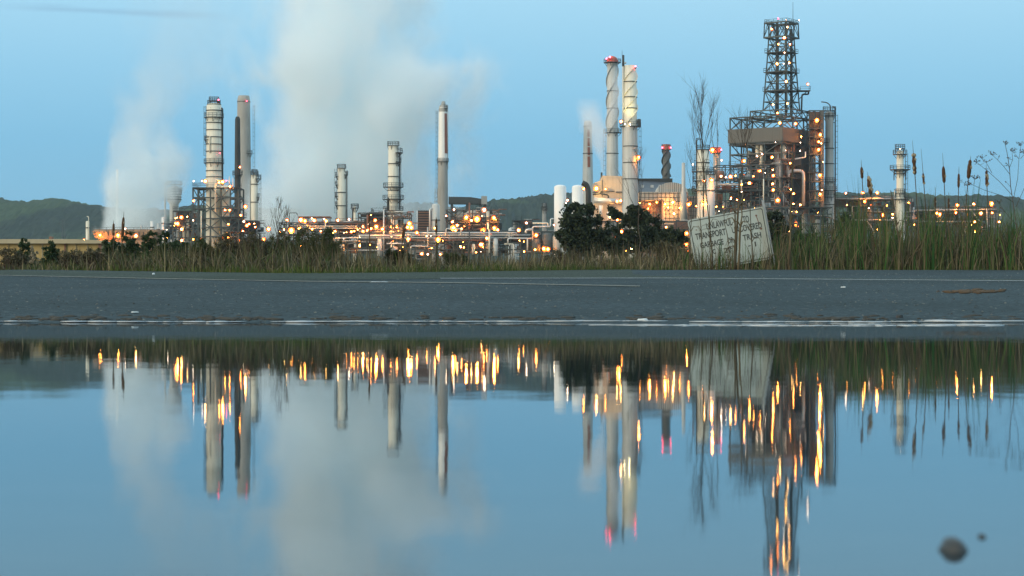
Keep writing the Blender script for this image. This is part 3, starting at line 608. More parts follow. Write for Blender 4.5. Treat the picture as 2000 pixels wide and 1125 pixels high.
# ------------------------------------------------------------------ process units and pipe racks
def proc_unit(name, label, cat, px0, px1, D, rows, step, dy, lamps=(), decks=(), vessels=(), pipes=(), beams='steel', w=.26, skip=.35, rails=True, fill=0, seed=1, panels=()):
    """an open steel structure: frame, decks, drums lying or standing in it, pipes; pipes: (list of photo points, r px, material, dy)"""
    U = Unit(name, label, cat, (px0+px1)/2, D); rr = random.Random(seed)
    n = max(1, round((px1-px0)/step)); xs = [px0+(px1-px0)*k/n for k in range(n+1)]
    b = MB(); lattice(b, U, xs, dy, rows, w, True, 2, None, skip, rr); U.part("lattice", b, M[beams])
    for (x0, x1, py, *rest) in decks:
        b = MB(); deck(b, U, x0, x1, -.4, dy+.4, py, rails); U.part("deck", b, M[rest[0] if rest else 'dark'])
    for (px, p0, p1, r, m, y) in vessels:         # upright drums
        b = MB(); b.tube([(U.x(px), y, max(0, U.z(p1))), (U.x(px), y, U.z(p0))], r*U.u, 16); b.sphere((U.x(px), y, U.z(p0)), r*U.u, 16, 4, .5, True)
        for k in (.3, .65): z = U.z(p1)+(U.z(p0)-U.z(p1))*k; b.ring(U.x(px), y, z, r*U.u-.03, r*U.u+.1, .18, n=16)
        U.part("drum", b, M[m])
    for (pts, r, m, y) in pipes:
        b = MB(); b.bend([U.p(px, py, y) for px, py in pts], r*U.u, 9); U.part("pipe", b, M[m])
    for (x0, x1, p0, p1, m, y) in panels:
        b = MB(); b.box(U.x(x0), U.x(x1), y, y+.5, U.z(p1), U.z(p0))
        k = U.x(x0)+1
        while k < U.x(x1): b.box(k, k+.12, y-.09, y, U.z(p1), U.z(p0)); k += 1.4
        U.part("panel", b, M[m])
    mats = ['clad', 'pale', 'grey', 'taupe', 'grey', 'steel', 'brown', 'dark', 'brown', 'steel']
    for k in range(fill):                          # the tangle: risers, elbows and runs between the posts
        a = rr.uniform(px0, px1-8); c = min(px1, a+rr.uniform(8, 46)); p = rr.choice(rows)+rr.uniform(-2, 8); q = p+rr.choice((-1, 1))*rr.uniform(4, 20)
        y = rr.uniform(.2, dy-.2); r = rr.uniform(.5, 1.3)
        q = max(min(q, 505), min(rows)-3); b = MB()
        b.bend([(U.x(a), y, U.z(p)), (U.x(c), y, U.z(p)), (U.x(c), y, U.z(q)), (U.x(c)+rr.choice((-1, 1))*rr.uniform(.5, 3), y, U.z(q))], r*U.u, 7)
        U.part("pipe", b, M[rr.choice(mats)])
    zr = sorted(rows)+[494]
    for k in range(fill//2+4):                     # pumps, coolers and casings on the levels, added dark to fill the gaps
        a = rr.uniform(px0, px1-5); i = rr.randrange(1, len(zr)); z = U.z(zr[i]); top_ = min(z+rr.uniform(1.2, 3.2), U.z(zr[i-1])-.1); wd = rr.uniform(1.2, 4.5); y = rr.uniform(dy*.25, dy*.8); b = MB()
        if rr.random() < .6: b.box(U.x(a), U.x(a)+wd, y, y+rr.uniform(1, 2.5), z+.02, top_); b.box(U.x(a)+wd*.2, U.x(a)+wd*.5, y-.3, y-.01, z+.02, z+(top_-z)*.6)
        else: rd = (top_-z)*.45; b.tube([(U.x(a), y+rd, z+rd), (U.x(a)+wd, y+rd, z+rd)], max(.3, rd), 12); b.box(U.x(a)+.3, U.x(a)+.6, y, y+rd*2, z, z+rd); b.box(U.x(a)+wd-.6, U.x(a)+wd-.3, y, y+rd*2, z, z+rd)
        U.part("filler_equipment", b, M[rr.choice(['dark', 'black', 'brown', 'taupe', 'steel', 'black', 'brown', 'grey'])])
    if fill > 15:
        for k in range(fill//3):
            lamp(U.o, U.x(rr.uniform(px0, px1)), rr.uniform(-1.5, dy*.5), U.z(rr.choice(zr[1:])-rr.uniform(1, 6)), rr.uniform(.28, .6), rr.choice(['orange', 'orange', 'orange', 'yellow', 'white']))
    U.lamps(lamps); return U
proc_unit("process_unit", "low dark steel unit between the left steam and the tall open steel frame", "process unit", 338, 374, 640, [412, 428, 446, 464], 12, 8,
          [(356, 425, 1.0), (349, 437, 1.2), (345, 437, .8), (357, 448, 1.1, 'yellow'), (357, 470, .9, 'yellow')], [(338, 374, 411), (338, 374, 445)], [(357, 440, 470, 3.4, 'cream', 3), (365, 432, 470, 2.6, 'cream', 2), (345, 452, 480, 4, 'grey', 3)], fill=18, panels=[(338, 374, 414, 426, 'brown', 6)], seed=3)
proc_unit("process_unit", "dim pipework unit hidden under the foot of the left steam, behind the short stacks", "process unit", 262, 336, 690, [436, 450, 466], 14, 8, [(330, 458, .6, 'white')], [(262, 336, 436), (270, 330, 455)], [(285, 446, 490, 5, 'grey', 3), (304, 442, 490, 4, 'dark', 3), (325, 450, 490, 5, 'galv', 3)], fill=22, seed=4)
proc_unit("process_unit", "tangled dark unit at the foot of the tall grey chimney, dotted with orange lamps", "process unit", 440, 500, 610, [431, 441, 452, 466, 480], 12, 9,
          [(458, 493, 1.7), (481, 492, .7, 'white'), (488, 438, .8), (500, 444, .7), (476, 452, .7), (468, 470, .7), (445, 500, .7)], [(440, 500, 440), (446, 498, 453)], [(470, 436, 470, 4, 'grey', 3), (490, 446, 480, 4, 'pale', 3)], fill=26, seed=5, beams='dark')
proc_unit("process_unit", "long low red brown unit with a dark canopy under the big steam plume", "process unit", 545, 716, 560, [435, 446, 458, 470, 484], 19, 12,
          [(562, 430, 1.2, 'yellow'), (589, 430, 1.5, 'yellow'), (597, 432, 1.1), (610, 427, .6, 'white'), (615, 431, 1.1, 'yellow'), (634, 428, .6, 'white'), (638, 432, 1.3, 'yellow'), (570.5, 450, 1.9), (557, 449, .9, 'yellow'), (611, 448, .9), (628, 452, .7),
           (656, 452, .9), (710, 443, 1.7), (710, 451, 1.6), (687.5, 453, .9), (693, 452, .7), (704, 480, 1.2), (658, 497, 1.6), (526, 448, 1.1, 'yellow'), (517, 468, .9), (683, 429, .7, 'white'), (661, 431, .8, 'yellow'), (652, 455, .5), (678, 454, .5), (700, 449, .8), (585, 447, .5)],
          [(600, 716, 441, 'brown'), (655, 716, 435, 'brown')], [(658, 465, 480, 5, 'galv', -1), (668, 478, 497, 5, 'pale', -1), (560, 440, 470, 4, 'pale', 3)],
          [([(600, 442), (716, 442)], 1.4, 'grey', -1), ([(602, 446), (716, 446)], 1.1, 'pale', -1.2), ([(652, 466), (680, 465), (735, 465)], 1.3, 'clad', -2), ([(655, 471), (740, 470)], 1.0, 'galv', -2), ([(566, 470), (566, 416), (580, 416), (582, 421)], .7, 'dark', -1), ([(636, 460), (636, 428)], 1.2, 'cream', -1)],
          fill=52, seed=6, panels=[(650, 714, 430, 440, 'brown', 8)], beams='dark')
U = Unit("canopy", "flat dark canopy on thin posts above the red brown unit", "canopy", 613, 566)
b = MB(); b.box(U.x(583), U.x(645), -2, 5, U.z(425.5), U.z(423)); 
for px in (585, 600, 615, 630, 643): b.bar(U.p(px, 440), U.p(px, 424.5), .16); b.bar(U.p(px, 440, 4), U.p(px, 424.5, 4), .16)
U.part("roof", b, M['brown'])
proc_unit("process_unit", "maze of pipes and orange lamps round the foot of the crowded platform column", "process unit", 700, 800, 540, [416, 424, 440, 455, 468, 484], 16, 10,
          [(736, 443, 1.3), (734, 431, .8), (800, 437, 1.4), (797, 444.5, 1.4), (804, 445, 1.4), (798, 467, 1.4), (726, 447, .8), (748, 448, .9), (718, 451, .6), (780, 499, .7, 'white')],
          [(725, 752, 415), (722, 754, 423), (700, 800, 456, 'galv')], [(742, 468, 500, 5, 'pale', -1), (772, 485, 500, 6, 'galv', -1)],
          [([(700, 461), (800, 461)], 1.3, 'clad', -1.5), ([(700, 465), (800, 465)], 1.0, 'pale', -1.5), ([(750, 500), (750, 410)], 1.3, 'clad', -1.2), ([(718, 452), (718, 420)], 1.5, 'brown', -1), ([(700, 489), (745, 489), (745, 476)], 1.1, 'galv', -2), ([(756, 476), (798, 476), (798, 470)], 1.3, 'clad', -2)],
          fill=50, seed=7, panels=[(722, 752, 436, 450, 'brown', 6)])
proc_unit("pipe_rack", "long pipe rack with many parallel pipes in front of the red striped chimney", "pipe rack", 790, 1080, 505, [452, 463, 474, 487], 21, 7,
          [(856, 468, 2.1), (824.5, 496, .7, 'yellow'), (836, 497, .7, 'white'), (861, 497, .9, 'yellow'), (940, 478, 1.0, 'yellow'), (951, 466, .9), (815, 455, .7), (1028, 436, .8, 'white'), (1013, 450, 1.0, 'yellow'), (1047, 460, 1.0), (1062, 486, 1.2), (1070, 487, .9), (1045, 488, .8)],
          [], [(925, 478, 497, 3, 'cream', -1), (968, 468, 500, 5, 'pale', -1), (955, 470, 500, 5, 'grey', 1), (1047, 470, 492, 8, 'taupe', -1), (1068, 460, 492, 10, 'taupe', 0), (1088, 463, 492, 9, 'beige', 0)],
          [([(790, 455), (1010, 455)], 1.5, 'clad', -1), ([(790, 459.5), (1035, 459.5)], 1.2, 'pale', -1.1), ([(790, 464.5), (1000, 464.5)], 1.2, 'galv', -1), ([(800, 469), (980, 469)], 1.0, 'brown', -1.2), ([(872, 459), (872, 447), (901, 447), (901, 459)], 1.3, 'clad', -1.5),
           ([(956, 449), (956, 494)], 1.6, 'cream', -2), ([(803, 490), (803, 481), (836, 481)], 1.2, 'clad', -2), ([(992, 478), (992, 466), (1040, 466)], 1.5, 'clad', -2), ([(1003, 500), (1003, 477), (985, 477)], 1.0, 'cream', -2), ([(836, 480), (836, 444)], 1.2, 'pale', -2), ([(1027, 456), (1027, 450), (1040, 448)], 2.2, 'clad', -2),
           ([(1040, 470), (1040, 443), (1075, 443), (1075, 428), (1082, 428)], 1.4, 'clad', -2), ([(1040, 436), (1070, 436), (1070, 441)], 1.3, 'cream', -1), ([(1030, 489), (1030, 466)], 1.4, 'cream', -2), ([(886, 470), (886, 500)], 1.0, 'steel', -2), ([(917, 450), (917, 500)], 1.2, 'dark', -2)],
          fill=70, seed=8)
proc_unit("process_unit", "busy steel unit blazing with orange lamps, right of the red striped chimney", "process unit", 872, 974, 545, [410, 426, 433, 447, 460], 17, 12,
          [(887, 410, .8, 'white'), (946, 410.5, 1.2, 'white'), (911, 425, 1.9), (932, 428, 1.8), (965, 426, 1.8), (886, 446, 1.7), (893.5, 440.5, 1.0, 'yellow'), (884, 434, .8, 'yellow'), (944.5, 451, 1.8), (965.5, 446, 1.5), (972, 449.5, .9), (872, 422, .6, 'white'), (921, 431, .9, 'yellow'), (890, 451, 1.1), (902, 447, .7)],
          [(870, 906, 428), (900, 974, 433), (880, 974, 447)], [(953, 414, 440, 4, 'cream', 1), (929, 418, 434, 22, 'beige', 6)],
          [([(917, 460), (917, 396)], 1.6, 'brown', -.5), ([(870, 410), (906, 410)], .8, 'dark', 0), ([(953, 435), (953, 455)], 1.8, 'clad', -1)],
          fill=40, seed=9, beams='dark', panels=[(918, 960, 416, 427, 'beige', 9)])
# dark buildings behind the chimney
U = Unit("conveyor_gallery", "long dark roofed gallery on legs behind the orange lit unit", "gallery", 910, 680)
b = MB(); b.prism([(U.x(876), U.z(398)), (U.x(945), U.z(398)), (U.x(945), U.z(389)), (U.x(920), U.z(385)), (U.x(876), U.z(384))], 0, 6); U.part("gallery", b, M['dark'])
b = MB(); b.box(U.x(940), U.x(951), -.5, 6.5, U.z(399), U.z(383)); b.box(U.x(930), U.x(950), -.5, 6, U.z(407), U.z(405)); U.part("head_house", b, M['grey'])
b = MB()
for px in (882, 912, 916, 938, 947): b.bar((U.x(px), 1, 0), (U.x(px), 1, U.z(398)), .7); b.bar((U.x(px), 5, 0), (U.x(px), 5, U.z(398)), .7)
U.part("legs", b, M['dark'])
U = Unit("plant_building", "dark louvred building left of the grey pressure tank", "building", 830, 640)
b = MB(); b.box(U.x(815), U.x(842), 0, 10, 0, U.z(411)); U.part("wall", b, M['black'])
b = MB()
for k in range(9): b.box(U.x(817), U.x(840), -.25, 0, U.z(416+5*k), U.z(413.5+5*k))
U.part("louvres", b, M['brown'])
b = MB(); b.bend([U.p(815.5, 470, -2), U.p(815.5, 412, -2)], 1.1*U.u, 8); b.bar(U.p(818, 411), U.p(818, 405), .15); U.part("pipe", b, M['clad'])
# far small things beyond the racks
column("tank", "small pale storage tank under the hill, beyond the long pipe rack", "tank", 1003, 900, [(448, 10), (500, 10)], 'pale', (), (), None)
proc_unit("process_unit", "faint grey unit under the hill, left of the white drums", "process unit", 1000, 1040, 700, [430, 438, 448], 10, 8, [], [(1003, 1018, 430)], [(1008, 436, 470, 6, 'grey', 2), (1030, 440, 470, 5, 'taupe', 2)], fill=10, seed=12)
U = Unit("power_pylon", "far faint lattice power pylon in front of the left hills", "pylon", 124, 1500)
b = MB()
for s in (-1, 1):
    for y in (-1.5, 1.5): b.bar((s*2.6, y*1.6, 0), (s*.4, y*.2, U.z(428)), .3)
for k in range(7): z = U.z(478-7*k); w = 2.6-.31*k; b.bar((-w, 0, z), (w*.9, 0, z+2.2), .2); b.bar((w, 0, z), (-w*.9, 0, z+2.2), .2)
for py, w in ((431, 3), (437, 4), (443, 3)): b.bar((-w, 0, U.z(py)), (w, 0, U.z(py)), .25)
U.part("lattice", b, M['steel'])
# ------------------------------------------------------------------ the big lattice plant at the right, seen corner-on
G = Unit("cracking_plant", "huge dark lattice plant with a grey clad band and tall lattice tower", "refinery plant", 1527, 600)
u = G.u; TH = math.radians(35); AV = Vector((-math.cos(TH), math.sin(TH), 0)); BV = Vector((math.sin(TH), math.cos(TH), 0))
AL, BL = 94*u/math.cos(TH), 80*u/math.sin(TH)
def fc(a, c, py): v = AV*a+BV*c; return (v.x, v.y, G.z(py))
aS = [AL*k/3 for k in range(4)]; bS = [BL*k/3 for k in range(4)]
rows = [225, 249, 276, 298, 320, 345, 372, 402, 440]
b = MB()
for i, a in enumerate(aS):
    for j, c in enumerate(bS):
        if i in (1, 2) and j in (1, 2): continue
        b.bar((*fc(a, c, 0)[:2], 0), fc(a, c, 225), .42)
for py in rows:
    for i, a in enumerate(aS): b.bar(fc(a, 0, py), fc(a, BL, py), .34)
    for j, c in enumerate(bS): b.bar(fc(0, c, py), fc(AL, c, py), .34)
rg = random.Random(5)
for k, (p, q) in enumerate(zip(rows, rows[1:]+[470])):
    if p == 249: continue
    for i in range(3):
        for far in (0, BL):
            if rg.random() < (.95 if p == 225 else .5): m = (i+k) % 2; b.bar(fc(aS[i+m], far, p), fc(aS[i+1-m], far, q), .22)
        for far in (0, AL):
            if rg.random() < (.95 if p == 225 else .6): m = (i+k) % 2; b.bar(fc(far, bS[i+m], p), fc(far, bS[i+1-m], q), .22)
            if p == 225: m = 1-(i+k) % 2; b.bar(fc(far, bS[i+m], p), fc(far, bS[i+1-m], q), .18)
G.part("lattice", b, M['steel'])
b = MB()                                  # the clad band
for (p, q) in (((-.4, -.4), (AL+.4, -.4)), ((-.4, -.4), (-.4, BL+.4)), ((AL+.4, -.4), (AL+.4, BL+.4)), ((-.4, BL+.4), (AL+.4, BL+.4))):
    P = Vector(fc(p[0], p[1], 275)); R_ = Vector(fc(q[0], q[1], 275)); zc = (G.z(275)+G.z(248))/2; hgt = G.z(248)-G.z(275)
    b.bar((P.x, P.y, zc), (R_.x, R_.y, zc), .25, hgt)
G.part("clad_band", b, M['taupe'])
def slab(name, a0, a1, c0, c1, py, t, mat, rail=True):
    b = MB(); z = G.z(py); i = len(b.v)
    for zz in (z-t, z):
        for (a, c) in ((a0, c0), (a1, c0), (a1, c1), (a0, c1)): v = AV*a+BV*c; b.v.append((v.x, v.y, zz))
    for q in ((0,1,2,3),(7,6,5,4),(0,4,5,1),(1,5,6,2),(2,6,7,3),(3,7,4,0)): b.face([i+k for k in q])
    if rail:
        P = [Vector((*(AV*a+BV*c)[:2], z)) for (a, c) in ((a1, c0), (a0, c0), (a0, c1))]
        b.rail(P[0], P[1]); b.rail(P[1], P[2])
    G.part(name, b, M[mat])
for py, dl in ((278.5, .3), (319, .3), (345.5, 1.2), (372.5, .3), (402.5, .5)): slab("deck", -dl, AL+dl, -dl, BL+dl, py, .25, 'dark')
# second truss tier and tower
def sq(cen, s, py):
    """corners of a square frame turned like the plant; cen in (a, c)"""
    return [fc(cen[0]+da*s/2, cen[1]+dc*s/2, py) for da, dc in ((-1, -1), (1, -1), (1, 1), (-1, 1))]
cen = (AL*.34, BL*.46)
off = cen[0]*AV.x+cen[1]*BV.x
cen = (cen[0], cen[1]+((1537-1527)*u-off)/BV.x)   # tower axis stands at photo column 1537
b = MB()
lo, hi = sq(cen, 13.6, 226), sq(cen, 13.6, 211)
for k in range(4):
    k2 = (k+1) % 4; b.bar(lo[k], hi[k], .32); b.bar(lo[k], lo[k2], .32); b.bar(hi[k], hi[k2], .32)
    L_, H_ = Vector(lo[k]), Vector(hi[k]); L2, H2 = Vector(lo[k2]), Vector(hi[k2])
    for t in range(4):
        b.bar(L_.lerp(L2, t/4), H_.lerp(H2, (t+1)/4) if t % 2 else H_.lerp(H2, (t+1)/4), .2); b.bar(H_.lerp(H2, t/4), H_.lerp(H2, t/4)+Vector((0, 0, G.z(226)-G.z(211))), .2)
G.part("upper_truss", b, M['steel'])
levels = [(210, 8.1), (192, 7.75), (170, 7.35), (152, 7.0), (132.5, 6.65), (113, 6.3), (94, 6.0), (78, 5.75), (64, 5.55), (34, 5.4)]
b = MB()
for n_, ((p, s1), (q, s2)) in enumerate(zip(levels, levels[1:])):
    c1, c2 = sq(cen, s1, p), sq(cen, s2, q)
    for k in range(4):
        k2 = (k+1) % 4; b.bar(c1[k], c2[k], .36); b.bar(c2[k], c2[k2], .26)
        a1, a2, d1, d2 = Vector(c1[k]), Vector(c1[k2]), Vector(c2[k]), Vector(c2[k2]); m1, m2 = (a1+a2)/2, (d1+d2)/2
        if n_ % 2 == 0: b.bar(a1, m2, .2); b.bar(a2, m2, .2)
        else: b.bar(m1, d1, .2); b.bar(m1, d2, .2)
        b.bar(m1, m2, .14)
G.part("lattice_tower", b, M['steel'])
for py, s in ((170, 8.2), (132.5, 7.9), (93.5, 7.4)):
    b = MB(); c = sq(cen, s, py); z = c[0][2]; i = len(b.v); b.v += [(*p[:2], z-.2) for p in c]+[(*p[:2], z) for p in c]
    for q in ((0,1,2,3),(7,6,5,4),(0,4,5,1),(1,5,6,2),(2,6,7,3),(3,7,4,0)): b.face([i+k for k in q])
    for k in range(4): b.rail(c[k], c[(k+1) % 4], .08, 1.1, 1.6)
    G.part("platform", b, M['dark'])
b = MB(); c1, c2 = sq(cen, 7.7, 64), sq(cen, 7.4, 35)
for c in (c1, c2):
    for k in range(4): b.bar(c[k], c[(k+1) % 4], .42)
for k in range(4):
    k2 = (k+1) % 4; a1, a2, d1, d2 = Vector(c1[k]), Vector(c1[k2]), Vector(c2[k]), Vector(c2[k2]); b.bar(a1, d1, .3)
    for t in range(2): p, q = a1.lerp(a2, t/2), a1.lerp(a2, (t+1)/2); pm = d1.lerp(d2, (t+.5)/2); b.bar(p, pm, .18); b.bar(q, pm, .18)
    b.rail(c2[k], c2[k2], .09, 1.0, 1.3)
b.v_mark = 0
G.part("head_frame", b, M['steel'])
b = MB(); ctr = Vector(fc(cen[0], cen[1], 0))
for dx, r, top in ((-1.1, .5, 40), (1.5, .38, 32), (3.1, .55, 45)): b.tube([(ctr.x+dx, ctr.y+1, G.z(222)), (ctr.x+dx, ctr.y+1, G.z(top))], r if dx != 3.1 else .42, 8)
G.part("riser_pipes", b, M['dark'])
b = MB(); b.ladder(ctr.x-1.6, ctr.y-2.4, G.z(210), G.z(36), -1.57, .6, .09); G.part("ladder", b, M['dark'])
b = MB(); b.tube([G.p(1560, 36, ctr.y), G.p(1560, -8, ctr.y)], [.09, .05], 5); G.part("antenna", b, M['dark'])
b = MB(); z = G.z(169)
b.box(G.x(1570), G.x(1593), ctr.y-2, ctr.y+1, z-.3, z); b.rail((G.x(1573), ctr.y-2, z), (G.x(1593), ctr.y-2, z)); b.rail((G.x(1593), ctr.y-2, z), (G.x(1593), ctr.y+1, z))
b.bend([G.p(1591, 171, ctr.y), G.p(1591, 176, ctr.y), G.p(1578, 176, ctr.y), G.p(1577, 212, ctr.y)], .25, 6, .6); b.bar(G.p(1588, 170, ctr.y), G.p(1572, 186, ctr.y), .25); G.part("side_platform", b, M['dark'])
ty = ctr.y
G.lamps([(1513, 51, 0.79, 'orange', ty-5.4), (1544, 47, 0.72, 'yellow', ty-5.4), (1539, 67, 0.86, 'yellow', ty-4.5), (1527, 80, 0.72, 'orange', ty-4.6), (1550, 80, 0.79, 'yellow', ty-4.6), (1539, 97, 0.50, 'white', ty-4.8), (1524, 119, 0.94, 'yellow', ty-5), (1548, 117, 0.86, 'yellow', ty-5), (1537, 119, 0.43, 'white', ty-5),
         (1542, 154, 0.86, 'yellow', ty-5.2), (1588, 157, 0.72, 'white', ty-2), (1516, 200, 0.79, 'yellow', ty-5.6), (1544, 198, 0.86, 'yellow', ty-5.6), (1522, 218, 0.86, 'orange', ty-8), (1529, 27, 0.94, 'red', ty-2), (1572, 28.5, 0.58, 'white', ty), (1545, 29, 0.43, 'white', ty-2)])
def gl(lst, face):
    for t in lst:
        px, py, sc = t[0], t[1], t[2]; k = t[3] if len(t) > 3 else 'orange'
        x = G.x(px)
        if face == 'a': y = (-x)*math.tan(TH)-2.0          # left face, towards the viewer
        else: y = x/math.tan(TH)-2.0
        lamp(G.o, x, y, G.z(py), sc, k)
gl([(1522, 241, 1.2, 'yellow'), (1457, 312, 1.2), (1508, 307, 1.2), (1485.5, 333, 1.3), (1457, 341, 1.2), (1510, 343, 1.4), (1509, 332, .6, 'yellow'), (1467, 356, 1.4), (1509, 359, .7, 'yellow'), (1510, 371, 1.4), (1518, 391.5, 1.3), (1481, 304, .5, 'white'), (1490, 300, .6, 'white'), (1496, 337, .5, 'white'), (1461, 279.5, .4, 'white'), (1514, 278, .4, 'white'), (1498, 322, .4, 'white')], 'a')
gl([(1558, 239, 1.2), (1569.5, 309, .6, 'yellow'), (1569.5, 291, .4, 'white'), (1553, 397, .7, 'yellow'), (1570, 398, .8, 'yellow'), (1553, 377, .9), (1546, 369, .5, 'yellow'), (1559, 437, 1.6), (1563, 440, .8), (1570, 275, .4, 'white'), (1534, 294, .4, 'white'), (1572, 263, .7), (1545, 318, .6), (1575, 330, .5)], 'b')
# vessels and pipes inside the plant, some big dark vessels added to darken it
def inner(name, a, c, p0, p1, r, mat, dome=True):
    b = MB(); v = AV*a+BV*c; z0 = max(0, G.z(p1)); b.tube([(v.x, v.y, z0), (v.x, v.y, G.z(p0))], r, 18)
    if dome: b.sphere((v.x, v.y, G.z(p0)), r, 18, 5, .6, True); b.sphere((v.x, v.y, z0), r, 18, 8, 1.0)
    for k in (.25, .5, .75): b.ring(v.x, v.y, z0+(G.z(p0)-z0)*k, r-.03, r+.14, .3, n=18)
    G.part(name, b, M[mat])
inner("regenerator", AL*.62, BL*.5, 285, 345, 4.3, 'dark'); inner("reactor", AL*.2, BL*.4, 268, 330, 3.2, 'brown'); inner("regenerator", AL*.35, BL*.62, 350, 420, 5, 'dark')
inner("regenerator", AL*.72, BL*.75, 345, 470, 5.5, 'dark'); inner("reactor", AL*.15, BL*.72, 290, 470, 4.6, 'dark'); inner("riser", AL*.52, BL*.08, 279, 330, .55, 'cream', False); inner("riser", AL*.44, BL*.08, 279, 326, .5, 'cream', False); inner("riser", AL*.8, BL*.3, 290, 440, .6, 'pale', False); inner("riser", AL*.1, BL*.2, 281, 318, .9, 'cream', False); inner("riser", AL*.7, BL*.1, 290, 330, .5, 'grey', False); inner("riser", AL*.3, BL*.25, 320, 460, .7, 'grey', False)
b = MB(); b.bend([G.p(1545, 352, 6), G.p(1545, 331, 6), G.p(1575, 331, 6), G.p(1575, 400, 6)], 3.3*u, 12, 1.5); G.part("transfer_pipe", b, M['clad'])
b = MB(); b.bend([G.p(1556, 309, 3), G.p(1578, 305, 5), G.p(1578, 294, 5)], 1.4*u, 8); G.part("pipe", b, M['clad'])
b = MB(); b.bend([G.p(1518, 311, 1), G.p(1538, 312, 1), G.p(1546, 312, 1)], 2.2*u, 8); G.part("pipe", b, M['brown'])
rg = random.Random(22)
for k in range(64):
    a, c = (rg.uniform(0, AL), rg.uniform(.4, 5)) if rg.random() < .55 else (rg.uniform(.4, 4), rg.uniform(0, BL))
    p, q = sorted((rg.uniform(284, 440), rg.uniform(284, 440))); da = rg.uniform(-5, 5); b = MB()
    a2, c2 = (min(AL, max(0, a+da)), c) if c < 5 else (a, min(BL, max(0, c+da)))
    b.bend([fc(a, c, p), fc(a, c, (p+q)/2), fc(a2, c2, (p+q)/2), fc(a2, c2, q)], rg.uniform(.10, .28), 6); G.part("pipe", b, M[rg.choice(['pale', 'galv', 'grey', 'brown', 'dark', 'clad'])])
rg2 = random.Random(2)
for k in range(46):  # dark boxes added to deepen the plant's dark interior
    a = rg2.uniform(.5, AL-3); c = rg2.uniform(.6, BL*.7); py = rg2.choice([319, 345, 372, 402, 440, 440]); w = rg2.uniform(1.2, 4.2); h_ = rg2.uniform(1.2, 3.6); z = G.z(py)
    b = MB(); v = AV*a+BV*c; b.box(v.x-w/2, v.x+w/2, v.y-w/2, v.y+w/2, z+.01, z+h_*.8); b.sphere((v.x, v.y, z+h_*.8), w*.42, 8, 4, .7, True); G.part("filler_equipment", b, M[rg2.choice(['black', 'brown', 'dark', 'taupe', 'black', 'steel'])])
# stair and lift tower on its right side
ST = Unit("stair_tower", "narrow brown clad stair tower with stacked orange lamps, beside the hooked-pipe column", "stair tower", 1592, 606)
b = MB(); lattice(b, ST, [1581, 1592, 1608], 5, [216, 233, 250, 267, 284, 301, 318, 336, 354, 372, 392, 412, 432], .3, True, 2, .16); ST.part("lattice", b, M['steel'])
b = MB(); b.box(ST.x(1583), ST.x(1607), 3.2, 3.6, ST.z(300), ST.z(216)); ST.part("back_panel", b, M['brown'])
b = MB(); b.box(ST.x(1603), ST.x(1609), -.3, 4.4, 0, ST.z(216)); ST.part("lift_shaft", b, M['taupe'])
b = MB()
for k, py in enumerate([233, 250, 267, 284, 301, 318, 336, 354, 372, 392, 412]): b.box(ST.x(1581), ST.x(1606), -.5, 3, ST.z(py)-.25, ST.z(py)); b.rail((ST.x(1581), -.5, ST.z(py)), (ST.x(1606), -.5, ST.z(py)))
ST.part("landings", b, M['dark'])
ST.lamps([(1594, 235.5, 1.3, 'orange', -1.6), (1600, 264, 1.2), (1597, 278, .8), (1597, 293, 1.4), (1602, 281, .6, 'yellow'), (1599.5, 343, 1.6), (1600, 380, 1.1), (1603, 372, .6, 'yellow'), (1606, 317, .5, 'yellow')])
proc_unit("pipe_bridge", "steel pipe bridge between the red-collared stack and the lattice plant", "pipe bridge", 1400, 1500, 572, [323, 350, 371, 392, 410], 17, 9,
          [(1407, 345, 1.1, 'white'), (1425, 346, 1.1, 'yellow'), (1435, 344, .8), (1416, 347, .6, 'white'), (1398, 405, .8), (1411, 405, .7), (1447, 361, .8), (1447, 375, .5, 'white'), (1470, 345, .6)], [(1400, 1500, 371), (1440, 1490, 350)], [(1420, 392, 420, 6, 'grey', 4)],
          [([(1402, 361), (1446, 361)], 2.2, 'clad', -1), ([(1447, 352), (1447, 372)], 1.4, 'cream', -1.4), ([(1490, 350), (1490, 402)], 1.2, 'cream', -1.5), ([(1400, 366), (1480, 366)], 1.0, 'brown', -.6)], fill=32, seed=14)
proc_unit("process_unit", "low dark steel unit at the foot of the lattice plant, behind the sign", "process unit", 1400, 1625, 560, [405, 418, 436, 455], 22, 8, [], [(1545, 1620, 403)], [(1455, 412, 480, 6, 'taupe', 3), (1575, 420, 470, 6, 'grey', 3), (1600, 430, 470, 5, 'pale', 3)], fill=38, seed=15)
# ------------------------------------------------------------------ boiler house
V = Unit("boiler_house", "beige boiler house with a dark roof and big ribbed round duct, lit orange", "boiler house", 1245, 650)
b = MB(); b.prism([(V.x(1160), 0), (V.x(1216), 0), (V.x(1216), V.z(344)), (V.x(1176), V.z(343)), (V.x(1173), V.z(353)), (V.x(1160), V.z(357))], 0, 16); V.part("west_wall", b, M['beige'])
b = MB(); b.prism([(V.x(1217), 0), (V.x(1322), 0), (V.x(1322), V.z(374)), (V.x(1217), V.z(374))], 1, 20); V.part("wall", b, M['grey'])
b = MB(); i = len(b.v)
for x_, y_, py in ((1203, -.5, 375), (1330, -.5, 375), (1318, 12, 351), (1203, 12, 346)): b.v.append((V.x(x_), y_, V.z(py)))
for x_, y_, py in ((1203, -.5, 377), (1330, -.5, 377), (1318, 12, 353), (1203, 12, 348)): b.v.append((V.x(x_), y_, V.z(py)))
for q in ((0,1,2,3),(7,6,5,4),(0,4,5,1),(1,5,6,2),(2,6,7,3),(3,7,4,0)): b.face([i+k for k in q])
V.part("roof", b, M['roofdark'])
b = MB(); b.box(V.x(1202), V.x(1319), 11.5, 13, V.z(352), V.z(344.5)); V.part("roof_fascia", b, M['black'])
